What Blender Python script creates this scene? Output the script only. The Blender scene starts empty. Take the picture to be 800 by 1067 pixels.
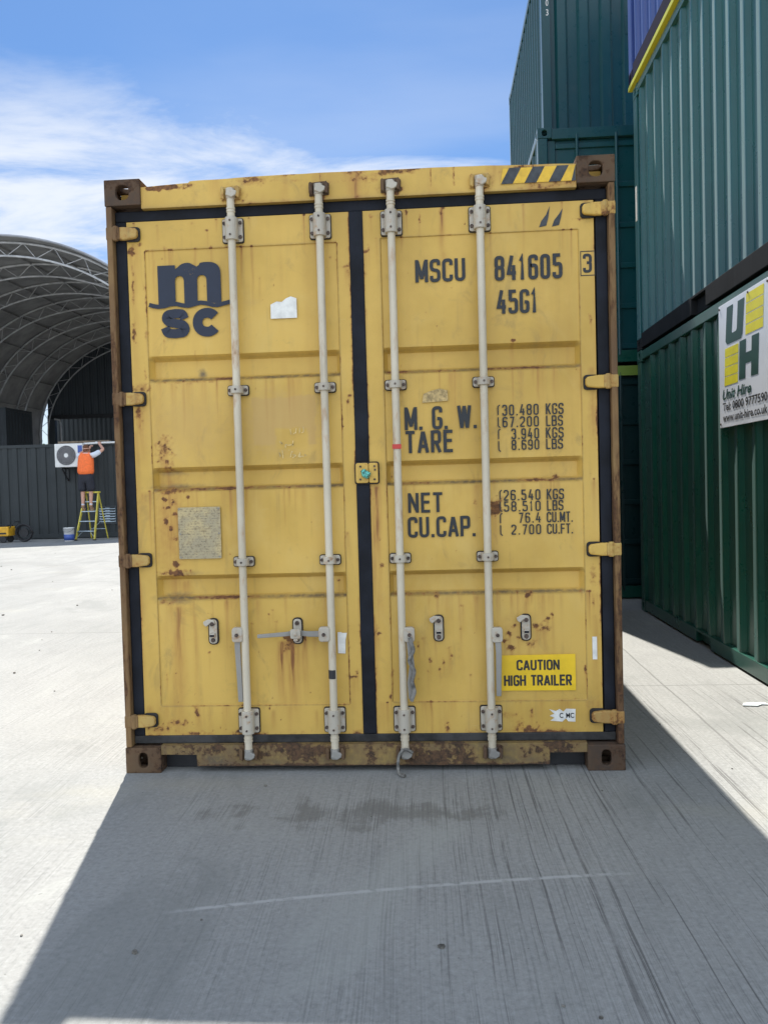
import bpy, bmesh, math, random
import numpy as np
from mathutils import Vector, Matrix

R = math.radians
random.seed(7)
scene = bpy.context.scene
COL = scene.collection

# ------------------------------------------------------------------ camera
cam_data = bpy.data.cameras.new("camera")
cam = bpy.data.objects.new("camera", cam_data)
COL.objects.link(cam)
scene.camera = cam
YAW, PITCH, ROLL = 0.0633, -0.0337, -0.0276
fwd = Matrix.Rotation(YAW, 3, 'Z') @ Matrix.Rotation(PITCH, 3, 'X')
rt, up, fw = fwd @ Vector((1, 0, 0)), fwd @ Vector((0, 0, 1)), fwd @ Vector((0, 1, 0))
rt2 = math.cos(ROLL) * rt + math.sin(ROLL) * up
up2 = -math.sin(ROLL) * rt + math.cos(ROLL) * up
cm = Matrix((rt2, up2, -fw)).transposed().to_4x4()
cm.translation = Vector((0.348, -3.961, 1.399))
cam.matrix_world = cm
cam_data.sensor_fit = 'VERTICAL'
cam_data.sensor_height = 34.6
cam_data.lens = 34.6 * 860.1 / 1067
cam_data.clip_start = 0.05
cam_data.clip_end = 2000

# ------------------------------------------------------------------ sky and sun
SUN_TO = Vector((-0.375, 1.90, 2.896)).normalized()
SUN_EL = math.asin(SUN_TO.z)
SUN_AZ = math.atan2(SUN_TO.x, SUN_TO.y)        # clockwise from +Y
world = bpy.data.worlds.new("World")
scene.world = world
world.use_nodes = True
wn = world.node_tree
wn.nodes.clear()


class NT:
    """small node-tree writer"""
    def __init__(self, nt):
        self.nt = nt

    def n(self, typ, inputs=None, **props):
        nd = self.nt.nodes.new(typ)
        for k, v in props.items():
            setattr(nd, k, v)
        for k, v in (inputs or {}).items():
            self.set(nd.inputs[k], v)
        return nd

    def set(self, sock, v):
        if isinstance(v, bpy.types.NodeSocket):
            self.nt.links.new(v, sock)
        else:
            if hasattr(sock.default_value, '__len__') and not isinstance(v, (int, float)):
                v = tuple(v)
                if len(sock.default_value) == 4 and len(v) == 3:
                    v = v + (1,)
            sock.default_value = v

    def math(self, op, a, b=0.0, c=0.0, clamp=False):
        nd = self.n('ShaderNodeMath', operation=op, use_clamp=clamp)
        self.set(nd.inputs[0], a)
        self.set(nd.inputs[1], b)
        self.set(nd.inputs[2], c)
        return nd.outputs[0]

    def step(self, x, a, b, lo=0.0, hi=1.0):
        nd = self.n('ShaderNodeMapRange', interpolation_type='SMOOTHSTEP')
        for i, v in enumerate((x, a, b, lo, hi)):
            self.set(nd.inputs[i], v)
        return nd.outputs[0]

    def mix(self, f, a, b, blend='MIX'):
        nd = self.n('ShaderNodeMix', data_type='RGBA', blend_type=blend)
        self.set(nd.inputs[0], f)
        self.set(nd.inputs[6], a)
        self.set(nd.inputs[7], b)
        return nd.outputs[2]

    def noise(self, vec, scale, detail=4.0, rough=0.55, dist=0.0, color=False):
        nd = self.n('ShaderNodeTexNoise')
        self.set(nd.inputs['Vector'], vec)
        nd.inputs['Scale'].default_value = scale
        nd.inputs['Detail'].default_value = detail
        nd.inputs['Roughness'].default_value = rough
        nd.inputs['Distortion'].default_value = dist
        return nd.outputs[1 if color else 0]

    def scale(self, vec, s, off=(0, 0, 0)):
        nd = self.n('ShaderNodeMapping')
        self.set(nd.inputs[0], vec)
        nd.inputs[1].default_value = off
        nd.inputs[3].default_value = s
        return nd.outputs[0]

    def xyz(self, vec):
        nd = self.n('ShaderNodeSeparateXYZ')
        self.set(nd.inputs[0], vec)
        return nd.outputs

    def comb(self, x, y, z):
        nd = self.n('ShaderNodeCombineXYZ')
        for i, v in enumerate((x, y, z)):
            self.set(nd.inputs[i], v)
        return nd.outputs[0]

    def attr(self, name):
        return self.n('ShaderNodeAttribute', attribute_name=name).outputs['Fac']

    def bump(self, h, strength=0.3, dist=0.01):
        nd = self.n('ShaderNodeBump')
        nd.inputs['Strength'].default_value = strength
        nd.inputs['Distance'].default_value = dist
        self.set(nd.inputs['Height'], h)
        return nd.outputs[0]


w = NT(wn)
sky = w.n('ShaderNodeTexSky', sky_type='NISHITA', sun_disc=False, sun_elevation=SUN_EL,
          sun_rotation=SUN_AZ, air_density=1.0, dust_density=0.35, ozone_density=2.2, altitude=20)
wd = w.n('ShaderNodeTexCoord').outputs['Generated']
wx, wy, wz = w.xyz(wd)
den = w.math('ADD', w.math('MAXIMUM', wz, 0.0), 0.22)
cv = w.comb(w.math('DIVIDE', wx, den), w.math('DIVIDE', wy, den), 0.0)
n1 = w.noise(w.scale(cv, (0.75, 1.7, 1), (0.9, 1.35, 0)), 1.6, 12, 0.62, 0.9)
n2 = w.noise(w.scale(cv, (0.35, 0.9, 1), (3.0, 0.4, 0)), 1.6, 6, 0.5, 0.3)
band = w.math('MULTIPLY', w.step(wz, 0.47, 0.34), w.step(wx, 0.42, 0.05))
core = w.step(w.math('ADD', n1, w.math('MULTIPLY', band, 0.17)), 0.53, 0.78)
cm1 = w.math('MULTIPLY', core, w.math('ADD', w.math('MULTIPLY', band, 0.88), 0.03))
veil = w.math('MULTIPLY', w.step(n2, 0.42, 0.72), 0.22)
cmask = w.math('MAXIMUM', cm1, veil)
lowhaze = w.step(wz, 0.40, 0.05, 0.0, 0.62)
cmask = w.math('MAXIMUM', cmask, lowhaze)
skyc = w.mix(1.0, sky.outputs[0], (0.30, 0.415, 0.53), 'MULTIPLY')
# added unseen bright cloud behind the camera, fill light for the container front
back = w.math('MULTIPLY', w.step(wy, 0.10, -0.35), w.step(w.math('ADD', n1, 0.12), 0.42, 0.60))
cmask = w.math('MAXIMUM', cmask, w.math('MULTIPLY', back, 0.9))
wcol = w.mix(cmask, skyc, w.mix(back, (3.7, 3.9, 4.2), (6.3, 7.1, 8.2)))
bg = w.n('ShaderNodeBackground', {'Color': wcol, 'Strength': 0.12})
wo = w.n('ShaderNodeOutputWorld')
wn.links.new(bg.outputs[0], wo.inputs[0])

sun_d = bpy.data.lights.new("sun", 'SUN')
sun_d.energy = 4.5
sun_d.angle = R(0.53)
sun_d.color = (1.0, 0.955, 0.88)
sun = bpy.data.objects.new("sun", sun_d)
sun.rotation_euler = (-SUN_TO).to_track_quat('-Z', 'Y').to_euler()
sun.location = (0, 0, 30)
COL.objects.link(sun)

vs = scene.view_settings
vs.view_transform = 'Standard'
vs.look = 'None'
vs.exposure = 1.05
vs.gamma = 1.0
vs.use_curve_mapping = False
scene.render.engine = 'CYCLES'
scene.cycles.max_bounces = 8
scene.cycles.diffuse_bounces = 4
scene.cycles.use_denoising = True


# ------------------------------------------------------------------ numpy noise for real dents and stains
def vnoise(x, z, seed=0):
    x = np.asarray(x, float)
    z = np.asarray(z, float)
    xi, zi = np.floor(x).astype(np.int64), np.floor(z).astype(np.int64)
    fx, fz = x - xi, z - zi
    fx, fz = fx * fx * (3 - 2 * fx), fz * fz * (3 - 2 * fz)

    def h(a, b):
        q = (a * 374761393 + b * 668265263 + seed * 974634777) & 0x7fffffff
        q = ((q ^ (q >> 13)) * 1274126177) & 0x7fffffff
        return ((q ^ (q >> 16)) & 0xffff) / 65535.0
    return (h(xi, zi) * (1 - fx) + h(xi + 1, zi) * fx) * (1 - fz) + (h(xi, zi + 1) * (1 - fx) + h(xi + 1, zi + 1) * fx) * fz


def fbm(x, z, seed=0, oct=4):
    s, a, t = 0, 0.5, 0
    for k in range(oct):
        s = s + a * vnoise(x * 2 ** k, z * 2 ** k, seed + k)
        t += a
        a *= 0.5
    return s / t


# ------------------------------------------------------------------ materials
MATS = {}


def new_mat(name):
    m = bpy.data.materials.new(name)
    m.use_nodes = True
    m.node_tree.nodes.clear()
    t = NT(m.node_tree)
    out = t.n('ShaderNodeOutputMaterial')
    p = t.n('ShaderNodeBsdfPrincipled')
    m.node_tree.links.new(p.outputs[0], out.inputs[0])
    MATS[name] = m
    return m, t, p


def pos(t):
    return t.n('ShaderNodeNewGeometry').outputs['Position']


def simple(name, col, rough=0.6, metal=0.0, var=0.12, vscale=8.0, bump=0.0, spec=0.5):
    m, t, p = new_mat(name)
    P = pos(t)
    n = t.noise(P, vscale, 5, 0.6)
    dark = tuple(c * (1 - var * 1.8) for c in col)
    lite = tuple(min(1, c * (1 + var)) for c in col)
    t.set(p.inputs['Base Color'], t.mix(t.step(n, 0.3, 0.7), dark, lite))
    t.set(p.inputs['Roughness'], t.math('ADD', t.math('MULTIPLY', n, 0.2), rough - 0.1, clamp=True))
    p.inputs['Metallic'].default_value = metal
    p.inputs['Specular IOR Level'].default_value = spec
    if bump:
        t.set(p.inputs['Normal'], t.bump(t.noise(P, vscale * 6, 4), bump, 0.004))
    return m


def paint(name, base, alt, vst_=1.0, rust=-0.3, rough=0.45, chip=40.0, stain=(0.36, 0.155, 0.03), grime=0.35, gcol=(0.10, 0.085, 0.06),
          rustcol=((0.075, 0.032, 0.018), (0.20, 0.085, 0.032)), vert=True, spec=0.5, sheen=0.0, chalk=False):
    """weathered paint: colour drift, run-down grime, rust where the attribute or the amount says so"""
    m, t, p = new_mat(name)
    P = pos(t)
    big = t.noise(P, 1.3, 5, 0.6)
    fine = t.noise(t.scale(P, (1, 1, vst_)), chip, 6, 0.65)
    mid = t.noise(t.scale(P, (1, 1, vst_)), 7.0, 5, 0.6)
    vst = t.noise(t.scale(P, (22, 22, 1.1)), 1.0, 5, 0.6)
    c = t.mix(t.step(big, 0.35, 0.68), base, alt)
    if chalk:
        cn = t.noise(t.scale(P, (1, 1, 0.5), (4, 1, 2)), 2.4, 7, 0.66, 0.6)
        c = t.mix(t.step(cn, 0.50, 0.72, 0.0, 0.40), c, (0.64, 0.455, 0.14))
        sm = t.noise(t.scale(P, (1, 1, 0.7), (9, 3, 5)), 5.0, 7, 0.7, 0.8)
        c = t.mix(t.step(sm, 0.54, 0.72, 0.0, 0.50), c, (0.29, 0.195, 0.06))
        scr = t.noise(t.scale(P, (9, 9, 120)), 1.0, 3, 0.7)
        scm = t.math('MULTIPLY', t.step(scr, 0.70, 0.76), t.step(t.noise(P, 3.3, 3), 0.5, 0.65))
        c = t.mix(t.math('MULTIPLY', scm, 0.35), c, (0.66, 0.55, 0.28))
    c = t.mix(t.step(t.noise(P, 160, 3), 0.35, 0.75, 0.0, 0.05), c, tuple(x * 0.55 for x in base))
    g = t.math('MULTIPLY', t.step(vst, 0.52, 0.78), t.step(mid, 0.35, 0.7))
    c = t.mix(t.math('MULTIPLY', g, grime), c, gcol)
    tan = t.attr('tan')
    c = t.mix(t.math('MULTIPLY', tan, 0.75, clamp=True), c, (0.47, 0.30, 0.11))
    st = t.math('MULTIPLY', t.attr('stain'), t.step(t.noise(t.scale(P, (60, 60, 5)), 1.0, 4), 0.22, 0.62, 0.35, 1.0))
    c = t.mix(t.math('MULTIPLY', st, 0.95, clamp=True), c, stain)
    c = t.mix(t.step(st, 0.50, 1.0, 0.0, 0.85), c, (0.17, 0.058, 0.013))
    d = t.math('MULTIPLY', t.attr('dirt'), t.step(fine, 0.2, 0.65, 0.35, 1.0), clamp=True)
    c = t.mix(d, c, (0.055, 0.050, 0.048))
    ra = t.math('ADD', t.attr('rust'), t.math('ADD', rust, t.math('MULTIPLY', t.math('SUBTRACT', mid, 0.5), 1.3)))
    rsum = t.math('ADD', t.math('MAXIMUM', ra, t.math('SUBTRACT', t.math('MULTIPLY', t.attr('rust'), 1.4), 0.24 if chalk else 0.6)), t.math('MULTIPLY', t.math('SUBTRACT', fine, 0.5), 1.5))
    rm = t.math('MULTIPLY', t.step(rsum, 0.30, 0.54), 0.93)
    halo = t.math('MULTIPLY', t.step(rsum, 0.0, 0.42), 0.55)
    c = t.mix(halo, c, stain)
    rc = t.mix(t.step(t.noise(P, 55, 5, 0.7), 0.35, 0.65), rustcol[0], rustcol[1])
    c = t.mix(rm, c, rc)
    t.set(p.inputs['Base Color'], c)
    t.set(p.inputs['Roughness'], t.math('ADD', t.math('MULTIPLY', rm, 0.4), t.math('ADD', rough - 0.1, t.math('MULTIPLY', mid, 0.2)), clamp=True))
    p.inputs['Specular IOR Level'].default_value = spec
    p.inputs['Sheen Weight'].default_value = sheen          # chalky, sun-bleached coat
    p.inputs['Sheen Roughness'].default_value = 0.45
    p.inputs['Sheen Tint'].default_value = (0.80, 0.92, 0.95, 1)
    hgt = t.math('ADD', t.math('MULTIPLY', rm, 0.8), t.math('MULTIPLY', fine, 0.25))
    t.set(p.inputs['Normal'], t.bump(hgt, 0.35, 0.003))
    return m


YEL, YEL2 = (0.635, 0.405, 0.084), (0.505, 0.314, 0.056)
paint('yellow_paint', YEL, YEL2, rust=-0.40, grime=0.42, gcol=(0.24, 0.15, 0.05), rough=0.55, chalk=True)
paint('yellow_worn', YEL, YEL2, rust=0.0, grime=0.7, gcol=(0.16, 0.115, 0.055), rough=0.6, chalk=True)
paint('yellow_rusty', (0.50, 0.34, 0.095), (0.36, 0.225, 0.07), rust=0.16, grime=0.9, gcol=(0.06, 0.047, 0.036), rough=0.7)
paint('rusty_steel', (0.14, 0.088, 0.046), (0.058, 0.041, 0.031), chip=26.0, rust=0.26, grime=0.8, gcol=(0.03, 0.027, 0.025), rough=0.78, spec=0.3,
      rustcol=((0.026, 0.018, 0.015), (0.090, 0.050, 0.029)), stain=(0.11, 0.060, 0.032))
paint('sill_paint', (0.41, 0.27, 0.065), (0.25, 0.165, 0.05), rust=0.0, grime=0.95, gcol=(0.075, 0.055, 0.036), rough=0.72,
      rustcol=((0.035, 0.024, 0.018), (0.115, 0.062, 0.034)), stain=(0.20, 0.115, 0.042))
paint('post_paint', (0.26, 0.160, 0.066), (0.10, 0.060, 0.035), vst_=0.22, rust=0.30, grime=0.9, gcol=(0.05, 0.036, 0.026), rough=0.75, spec=0.3,
      rustcol=((0.050, 0.028, 0.018), (0.120, 0.062, 0.032)), stain=(0.16, 0.085, 0.038))
paint('rod_white', (0.62, 0.55, 0.42), (0.48, 0.42, 0.31), vst_=0.3, rust=-0.08, grime=0.9, gcol=(0.25, 0.20, 0.14), rough=0.45)
paint('bracket_white', (0.50, 0.455, 0.37), (0.38, 0.34, 0.275), rust=-0.02, grime=0.6, gcol=(0.22, 0.17, 0.12), rough=0.5)
paint('galvanised', (0.30, 0.285, 0.255), (0.21, 0.20, 0.18), rust=-0.16, grime=0.6, gcol=(0.16, 0.13, 0.10), rough=0.5)
simple('gasket_rubber', (0.011, 0.013, 0.019), 0.75, spec=0.25, var=0.3, vscale=5, bump=0.2)
simple('dirty_rubber', (0.035, 0.034, 0.033), 0.75, var=0.4, vscale=9, bump=0.3)
simple('dark_pad', (0.025, 0.022, 0.02), 0.8, var=0.3, vscale=20)
simple('bolt_steel', (0.10, 0.07, 0.055), 0.6, 0.3, var=0.4, vscale=60)
simple('hazard_dark', (0.045, 0.05, 0.055), 0.6, var=0.25, vscale=30)
simple('hazard_yellow', (0.72, 0.44, 0.03), 0.5, var=0.12, vscale=20)
simple('sticker_yellow', (0.80, 0.52, 0.012), 0.4, var=0.05, vscale=10)
simple('sticker_white', (0.72, 0.71, 0.66), 0.5, var=0.08, vscale=30)
simple('sticker_tan', (0.46, 0.33, 0.14), 0.7, var=0.25, vscale=60)
simple('sticker_text', (0.02, 0.02, 0.022), 0.5, var=0.1)
simple('seal_teal', (0.10, 0.42, 0.36), 0.4, var=0.5, vscale=120)
simple('red_mark', (0.45, 0.04, 0.03), 0.5)
simple('chalk', (0.66, 0.52, 0.25), 0.9, var=0.2, vscale=80)
simple('strap_grey', (0.20, 0.19, 0.17), 0.85, var=0.35, vscale=25, bump=0.4)


def lettering_mat(name, col, under):
    m, t, p = new_mat(name)
    P = pos(t)
    wear = t.math('ADD', t.math('MULTIPLY', t.noise(P, 90, 5, 0.7), 0.6), t.math('MULTIPLY', t.noise(P, 9, 4), 0.5))
    c = t.mix(t.step(wear, 0.68, 0.80), col, under)
    c = t.mix(t.step(t.noise(P, 14, 4), 0.4, 0.75, 0.0, 0.2), c, tuple(x * 2.0 for x in col))
    t.set(p.inputs['Base Color'], c)
    p.inputs['Roughness'].default_value = 0.55
    return m


lettering_mat('letter_dark', (0.015, 0.018, 0.021), YEL2)
lettering_mat('logo_navy', (0.010, 0.016, 0.034), YEL2)


def plate_mat():
    m, t, p = new_mat('data_plate_metal')
    P = pos(t)
    x, y, z = t.xyz(P)
    rows = t.step(t.math('SINE', t.math('MULTIPLY', z, 2 * math.pi / 0.0125)), 0.0, 0.5)
    chars = t.step(t.noise(t.scale(P, (95, 1, 80)), 1.0, 3, 0.7), 0.50, 0.56)
    blk = t.step(t.noise(t.scale(P, (14, 1, 40)), 1.0, 2), 0.38, 0.46)
    txt = t.math('MULTIPLY', t.math('MULTIPLY', rows, chars), blk)
    base = t.mix(t.step(t.noise(P, 9, 5, 0.6), 0.35, 0.65), (0.36, 0.31, 0.20), (0.50, 0.40, 0.21))
    base = t.mix(t.step(t.noise(P, 70, 5, 0.7), 0.48, 0.66, 0, 0.6), base, (0.17, 0.12, 0.065))
    t.set(p.inputs['Base Color'], t.mix(t.math('MULTIPLY', txt, 0.42), base, (0.05, 0.042, 0.035)))
    p.inputs['Metallic'].default_value = 0.35
    p.inputs['Roughness'].default_value = 0.5


plate_mat()

GRN = ((0.005, 0.072, 0.048), (0.004, 0.054, 0.038))
gk = dict(stain=(0.07, 0.06, 0.04), gcol=(0.04, 0.06, 0.057), rough=0.30, sheen=0.05, spec=0.4)
paint('green_paint', *GRN, rust=-0.42, grime=0.5, **gk)
paint('teal_paint', (0.006, 0.080, 0.086), (0.005, 0.066, 0.073), rust=-0.42, grime=0.5, **dict(gk, sheen=0.13))
paint('deep_teal_paint', (0.004, 0.052, 0.060), (0.003, 0.044, 0.051), rust=-0.40, grime=0.4, **gk)
paint('green_dark_paint', (0.005, 0.025, 0.027), (0.004, 0.021, 0.023), rust=-0.40, grime=0.4, **gk)
paint('black_rail', (0.018, 0.019, 0.020), (0.026, 0.027, 0.028), rust=-0.15, grime=0.6, rough=0.9, spec=0.06, gcol=(0.07, 0.068, 0.065),
      stain=(0.035, 0.034, 0.033), rustcol=((0.035, 0.033, 0.031), (0.075, 0.07, 0.066)))
paint('blue_paint', (0.03, 0.065, 0.24), (0.026, 0.055, 0.21), rust=-0.4, grime=0.35, stain=(0.10, 0.07, 0.06), gcol=(0.1, 0.1, 0.2), rough=0.4)
paint('lime_paint', (0.48, 0.50, 0.03), (0.42, 0.44, 0.03), rust=-0.35, grime=0.4, stain=(0.2, 0.15, 0.03), gcol=(0.15, 0.15, 0.03))
paint('lime_green_paint', (0.16, 0.24, 0.03), (0.13, 0.20, 0.03), rust=-0.35, grime=0.4, stain=(0.1, 0.1, 0.03), gcol=(0.05, 0.08, 0.03))
paint('charcoal_paint', (0.036, 0.042, 0.044), (0.030, 0.036, 0.038), rust=-0.5, grime=0.5, stain=(0.06, 0.05, 0.04), gcol=(0.07, 0.07, 0.066), rough=0.6, spec=0.3)
paint('slate_paint', (0.042, 0.052, 0.060), (0.036, 0.045, 0.052), rust=-0.5, grime=0.5, stain=(0.06, 0.05, 0.04), gcol=(0.08, 0.085, 0.085), rough=0.55)
simple('membrane_grey', (0.31, 0.31, 0.31), 0.8, var=0.15, vscale=1.2)
simple('membrane_outside', (0.34, 0.35, 0.38), 0.7, var=0.1, vscale=1.2)
simple('truss_steel', (0.48, 0.485, 0.49), 0.5, 0.1, var=0.15, vscale=3)
paint('navy_rail', (0.016, 0.017, 0.042), (0.013, 0.014, 0.034), rust=-0.5, grime=0.3, stain=(0.03, 0.03, 0.045), gcol=(0.02, 0.02, 0.035), rough=0.9, spec=0.03)
simple('sign_white', (0.74, 0.76, 0.80), 0.35, var=0.03, vscale=4)
simple('sign_green', (0.022, 0.075, 0.062), 0.4, var=0.1)
simple('sign_yellow', (0.80, 0.70, 0.03), 0.4, var=0.06)
simple('white_plastic', (0.70, 0.70, 0.68), 0.45, var=0.06, vscale=6)
simple('grille_grey', (0.25, 0.25, 0.26), 0.5, var=0.15)
simple('fan_dark', (0.09, 0.09, 0.095), 0.5, var=0.15)
simple('black_steel', (0.018, 0.018, 0.02), 0.5, var=0.2)
simple('ladder_yellow', (0.62, 0.52, 0.07), 0.45, var=0.12)
simple('step_alloy', (0.42, 0.50, 0.56), 0.4, 0.5, var=0.1)
simple('bucket_blue', (0.05, 0.10, 0.35), 0.45, var=0.1)
simple('machine_yellow', (0.75, 0.40, 0.02), 0.45, var=0.1)
simple('hose_black', (0.02, 0.02, 0.023), 0.6, var=0.3)
simple('skin_tone', (0.55, 0.30, 0.21), 0.5, var=0.06, vscale=20)
simple('hair_brown', (0.14, 0.06, 0.03), 0.8, var=0.3, vscale=60)
simple('vest_orange', (0.90, 0.17, 0.035), 0.7, var=0.08, vscale=20)
simple('reflective_tape', (0.55, 0.52, 0.48), 0.35, var=0.05)
simple('shirt_white', (0.62, 0.66, 0.74), 0.85, var=0.06, vscale=20)
simple('shorts_navy', (0.022, 0.024, 0.034), 0.85, var=0.2, vscale=20)
simple('boot_tan', (0.30, 0.19, 0.10), 0.7, var=0.2, vscale=30)
simple('timber', (0.20, 0.15, 0.10), 0.8, var=0.25, vscale=12)
simple('bark', (0.12, 0.085, 0.055), 0.9, var=0.3, vscale=15)
simple('paper', (0.68, 0.72, 0.72), 0.8, var=0.06)
simple('stone_chip', (0.16, 0.15, 0.13), 0.9, var=0.4, vscale=30)


def leaf_mat():
    m, t, p = new_mat('leaf_green')
    n = t.noise(pos(t), 1.5, 4)
    t.set(p.inputs['Base Color'], t.mix(t.step(n, 0.35, 0.65), (0.035, 0.075, 0.018), (0.10, 0.15, 0.035)))
    p.inputs['Roughness'].default_value = 0.6


leaf_mat()


def concrete_mat():
    m, t, p = new_mat('brushed_concrete')
    P = pos(t)
    x, y, z = t.xyz(P)
    big = t.noise(P, 0.35, 5, 0.6)
    mid = t.noise(P, 2.2, 6, 0.65)
    c = t.mix(t.step(big, 0.3, 0.7), (0.243, 0.244, 0.233), (0.287, 0.286, 0.272))
    c = t.mix(t.step(mid, 0.45, 0.8, 0.0, 0.35), c, (0.188, 0.187, 0.181))
    # broom strokes along the slab, slightly wavering
    warp = t.math('MULTIPLY', t.math('SUBTRACT', t.noise(P, 0.7, 2), 0.5), 0.05)
    xs = t.math('ADD', x, t.math('ADD', warp, t.math('MULTIPLY', y, 0.02)))
    lv = t.comb(xs, t.math('MULTIPLY', y, 0.010), 0.0)
    broom = t.noise(lv, 150, 4, 0.7)
    wide = t.noise(lv, 22, 3, 0.6)
    patch = t.noise(t.scale(P, (1.6, 0.5, 1)), 1.0, 5, 0.65)
    brm = t.math('ADD', 0.5, t.math('MULTIPLY', t.math('SUBTRACT', broom, 0.5), t.step(patch, 0.30, 0.70, 0.25, 1.15)))
    c = t.mix(t.step(brm, 0.53, 0.60, 0.0, 0.42), c, (0.131, 0.132, 0.127))
    c = t.mix(t.step(brm, 0.47, 0.40, 0.0, 0.36), c, (0.351, 0.350, 0.336))
    c = t.mix(t.step(wide, 0.50, 0.72, 0.0, 0.14), c, (0.161, 0.163, 0.155))
    grain = t.noise(P, 260, 4, 0.75)
    c = t.mix(t.step(grain, 0.52, 0.74, 0.0, 0.40), c, (0.150, 0.154, 0.143))
    c = t.mix(t.step(grain, 0.46, 0.26, 0.0, 0.30), c, (0.388, 0.396, 0.371))
    agg = t.noise(P, 48, 7, 0.75)
    c = t.mix(t.step(agg, 0.505, 0.62, 0.0, 0.38), c, (0.155, 0.160, 0.158))
    c = t.mix(t.step(agg, 0.485, 0.38, 0.0, 0.34), c, (0.363, 0.372, 0.361))
    blot = t.noise(t.scale(P, (1.0, 0.55, 1), (3, 7, 0)), 1.3, 8, 0.68, 0.7)
    c = t.mix(t.step(blot, 0.51, 0.66, 0.0, 0.46), c, (0.178, 0.185, 0.175))
    c = t.mix(t.step(blot, 0.46, 0.32, 0.0, 0.46), c, (0.334, 0.341, 0.316))
    # dirt-filled tine lines, mostly right of centre
    lv2 = t.comb(xs, t.math('MULTIPLY', y, 0.006), 3.7)
    tine = t.noise(lv2, 95, 3, 0.6)
    brk = t.noise(t.comb(t.math('MULTIPLY', x, 18), t.math('MULTIPLY', y, 1.3), 1.0), 1.0, 4, 0.7)
    zone = t.math('MULTIPLY', t.step(x, -0.1, 0.7), t.step(y, 2.5, 0.5))
    zone = t.math('MULTIPLY', zone, t.step(x, 3.6, 2.4))
    tm = t.math('MULTIPLY', t.math('MULTIPLY', t.step(tine, 0.575, 0.62), t.step(brk, 0.36, 0.56)), zone)
    c = t.mix(t.math('MULTIPLY', tm, 0.62), c, (0.061, 0.058, 0.056))
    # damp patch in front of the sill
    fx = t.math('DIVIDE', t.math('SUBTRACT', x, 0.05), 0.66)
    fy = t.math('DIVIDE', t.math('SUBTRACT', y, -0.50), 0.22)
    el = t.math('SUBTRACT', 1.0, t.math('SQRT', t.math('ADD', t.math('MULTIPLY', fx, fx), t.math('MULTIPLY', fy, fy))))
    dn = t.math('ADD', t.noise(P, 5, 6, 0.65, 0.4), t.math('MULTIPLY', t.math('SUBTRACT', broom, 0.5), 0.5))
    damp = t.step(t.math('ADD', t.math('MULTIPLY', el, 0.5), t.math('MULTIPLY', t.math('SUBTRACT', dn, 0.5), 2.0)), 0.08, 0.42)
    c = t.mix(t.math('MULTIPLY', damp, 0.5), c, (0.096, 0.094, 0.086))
    # long pale scrape and paler scuffs
    cy = t.math('ADD', -1.19, t.math('ADD', t.math('MULTIPLY', x, 0.20), t.math('MULTIPLY', t.math('MULTIPLY', x, x), -0.05)))
    dy = t.math('ABSOLUTE', t.math('SUBTRACT', y, cy))
    scr = t.math('MULTIPLY', t.step(dy, 0.016, 0.003), t.math('MULTIPLY', t.step(x, -0.62, -0.45), t.step(x, 1.1, 0.8)))
    scr = t.math('MULTIPLY', scr, t.step(t.noise(P, 25, 4), 0.30, 0.55))
    c = t.mix(t.math('MULTIPLY', scr, 0.9), c, (0.399, 0.399, 0.386))
    scf = t.math('MULTIPLY', t.step(t.noise(P, 3.0, 6, 0.7, 1.0), 0.60, 0.70), t.step(broom, 0.6, 0.4))
    c = t.mix(t.math('MULTIPLY', scf, 0.35), c, (0.359, 0.359, 0.345))
    # old tyre arc on the far slab and pale dust
    ax, ay = t.math('SUBTRACT', x, -9.5), t.math('SUBTRACT', y, 9.0)
    rad = t.math('SQRT', t.math('ADD', t.math('MULTIPLY', ax, ax), t.math('MULTIPLY', ay, ay)))
    arc = t.step(t.math('ABSOLUTE', t.math('SUBTRACT', rad, 3.6)), 0.35, 0.12, 0.0, 0.22)
    c = t.mix(arc, c, (0.177, 0.175, 0.164))
    c = t.mix(t.math('MULTIPLY', t.step(t.noise(t.scale(P, (0.5, 1.2, 1), (2, 0, 0)), 1.0, 6, 0.6), 0.58, 0.75), 0.3), c, (0.335, 0.318, 0.254))
    oil = t.step(t.noise(t.scale(P, (1, 1, 1), (1.7, 2.2, 0)), 1.9, 3, 0.4), 0.72, 0.80)
    c = t.mix(t.math('MULTIPLY', oil, 0.4), c, (0.108, 0.108, 0.102))
    # specks
    spk = t.step(t.noise(P, 38, 2, 0.5), 0.74, 0.78)
    c = t.mix(t.math('MULTIPLY', spk, 0.6), c, (0.081, 0.077, 0.074))

    # slab joints
    def line(v, at, hw):
        return t.step(t.math('ABSOLUTE', t.math('SUBTRACT', v, at)), hw, hw * 0.4)
    wob = t.math('MULTIPLY', t.math('SUBTRACT', t.noise(P, 3, 3), 0.5), 0.02)
    yw, xw = t.math('ADD', y, wob), t.math('ADD', x, wob)
    j = t.math('MULTIPLY', line(yw, 4.02, 0.012), t.step(x, 0.0, -0.01))
    for yy in (8.6, 13.4):
        j = t.math('MAXIMUM', j, line(yw, yy, 0.014))
    j = t.math('MAXIMUM', j, t.math('MULTIPLY', line(yw, 1.63, 0.010), t.step(x, 0.99, 1.0)))
    j = t.math('MAXIMUM', j, t.math('MULTIPLY', line(xw, 1.84, 0.009), t.step(y, -1.0, 0.6)))
    j = t.math('MAXIMUM', j, line(xw, -7.0, 0.014))
    c = t.mix(t.math('MULTIPLY', j, 0.55), c, (0.096, 0.094, 0.090))
    t.set(p.inputs['Base Color'], c)
    t.set(p.inputs['Roughness'], t.math('SUBTRACT', 0.85, t.math('MULTIPLY', damp, 0.15)))
    p.inputs['Specular IOR Level'].default_value = 0.3
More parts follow.
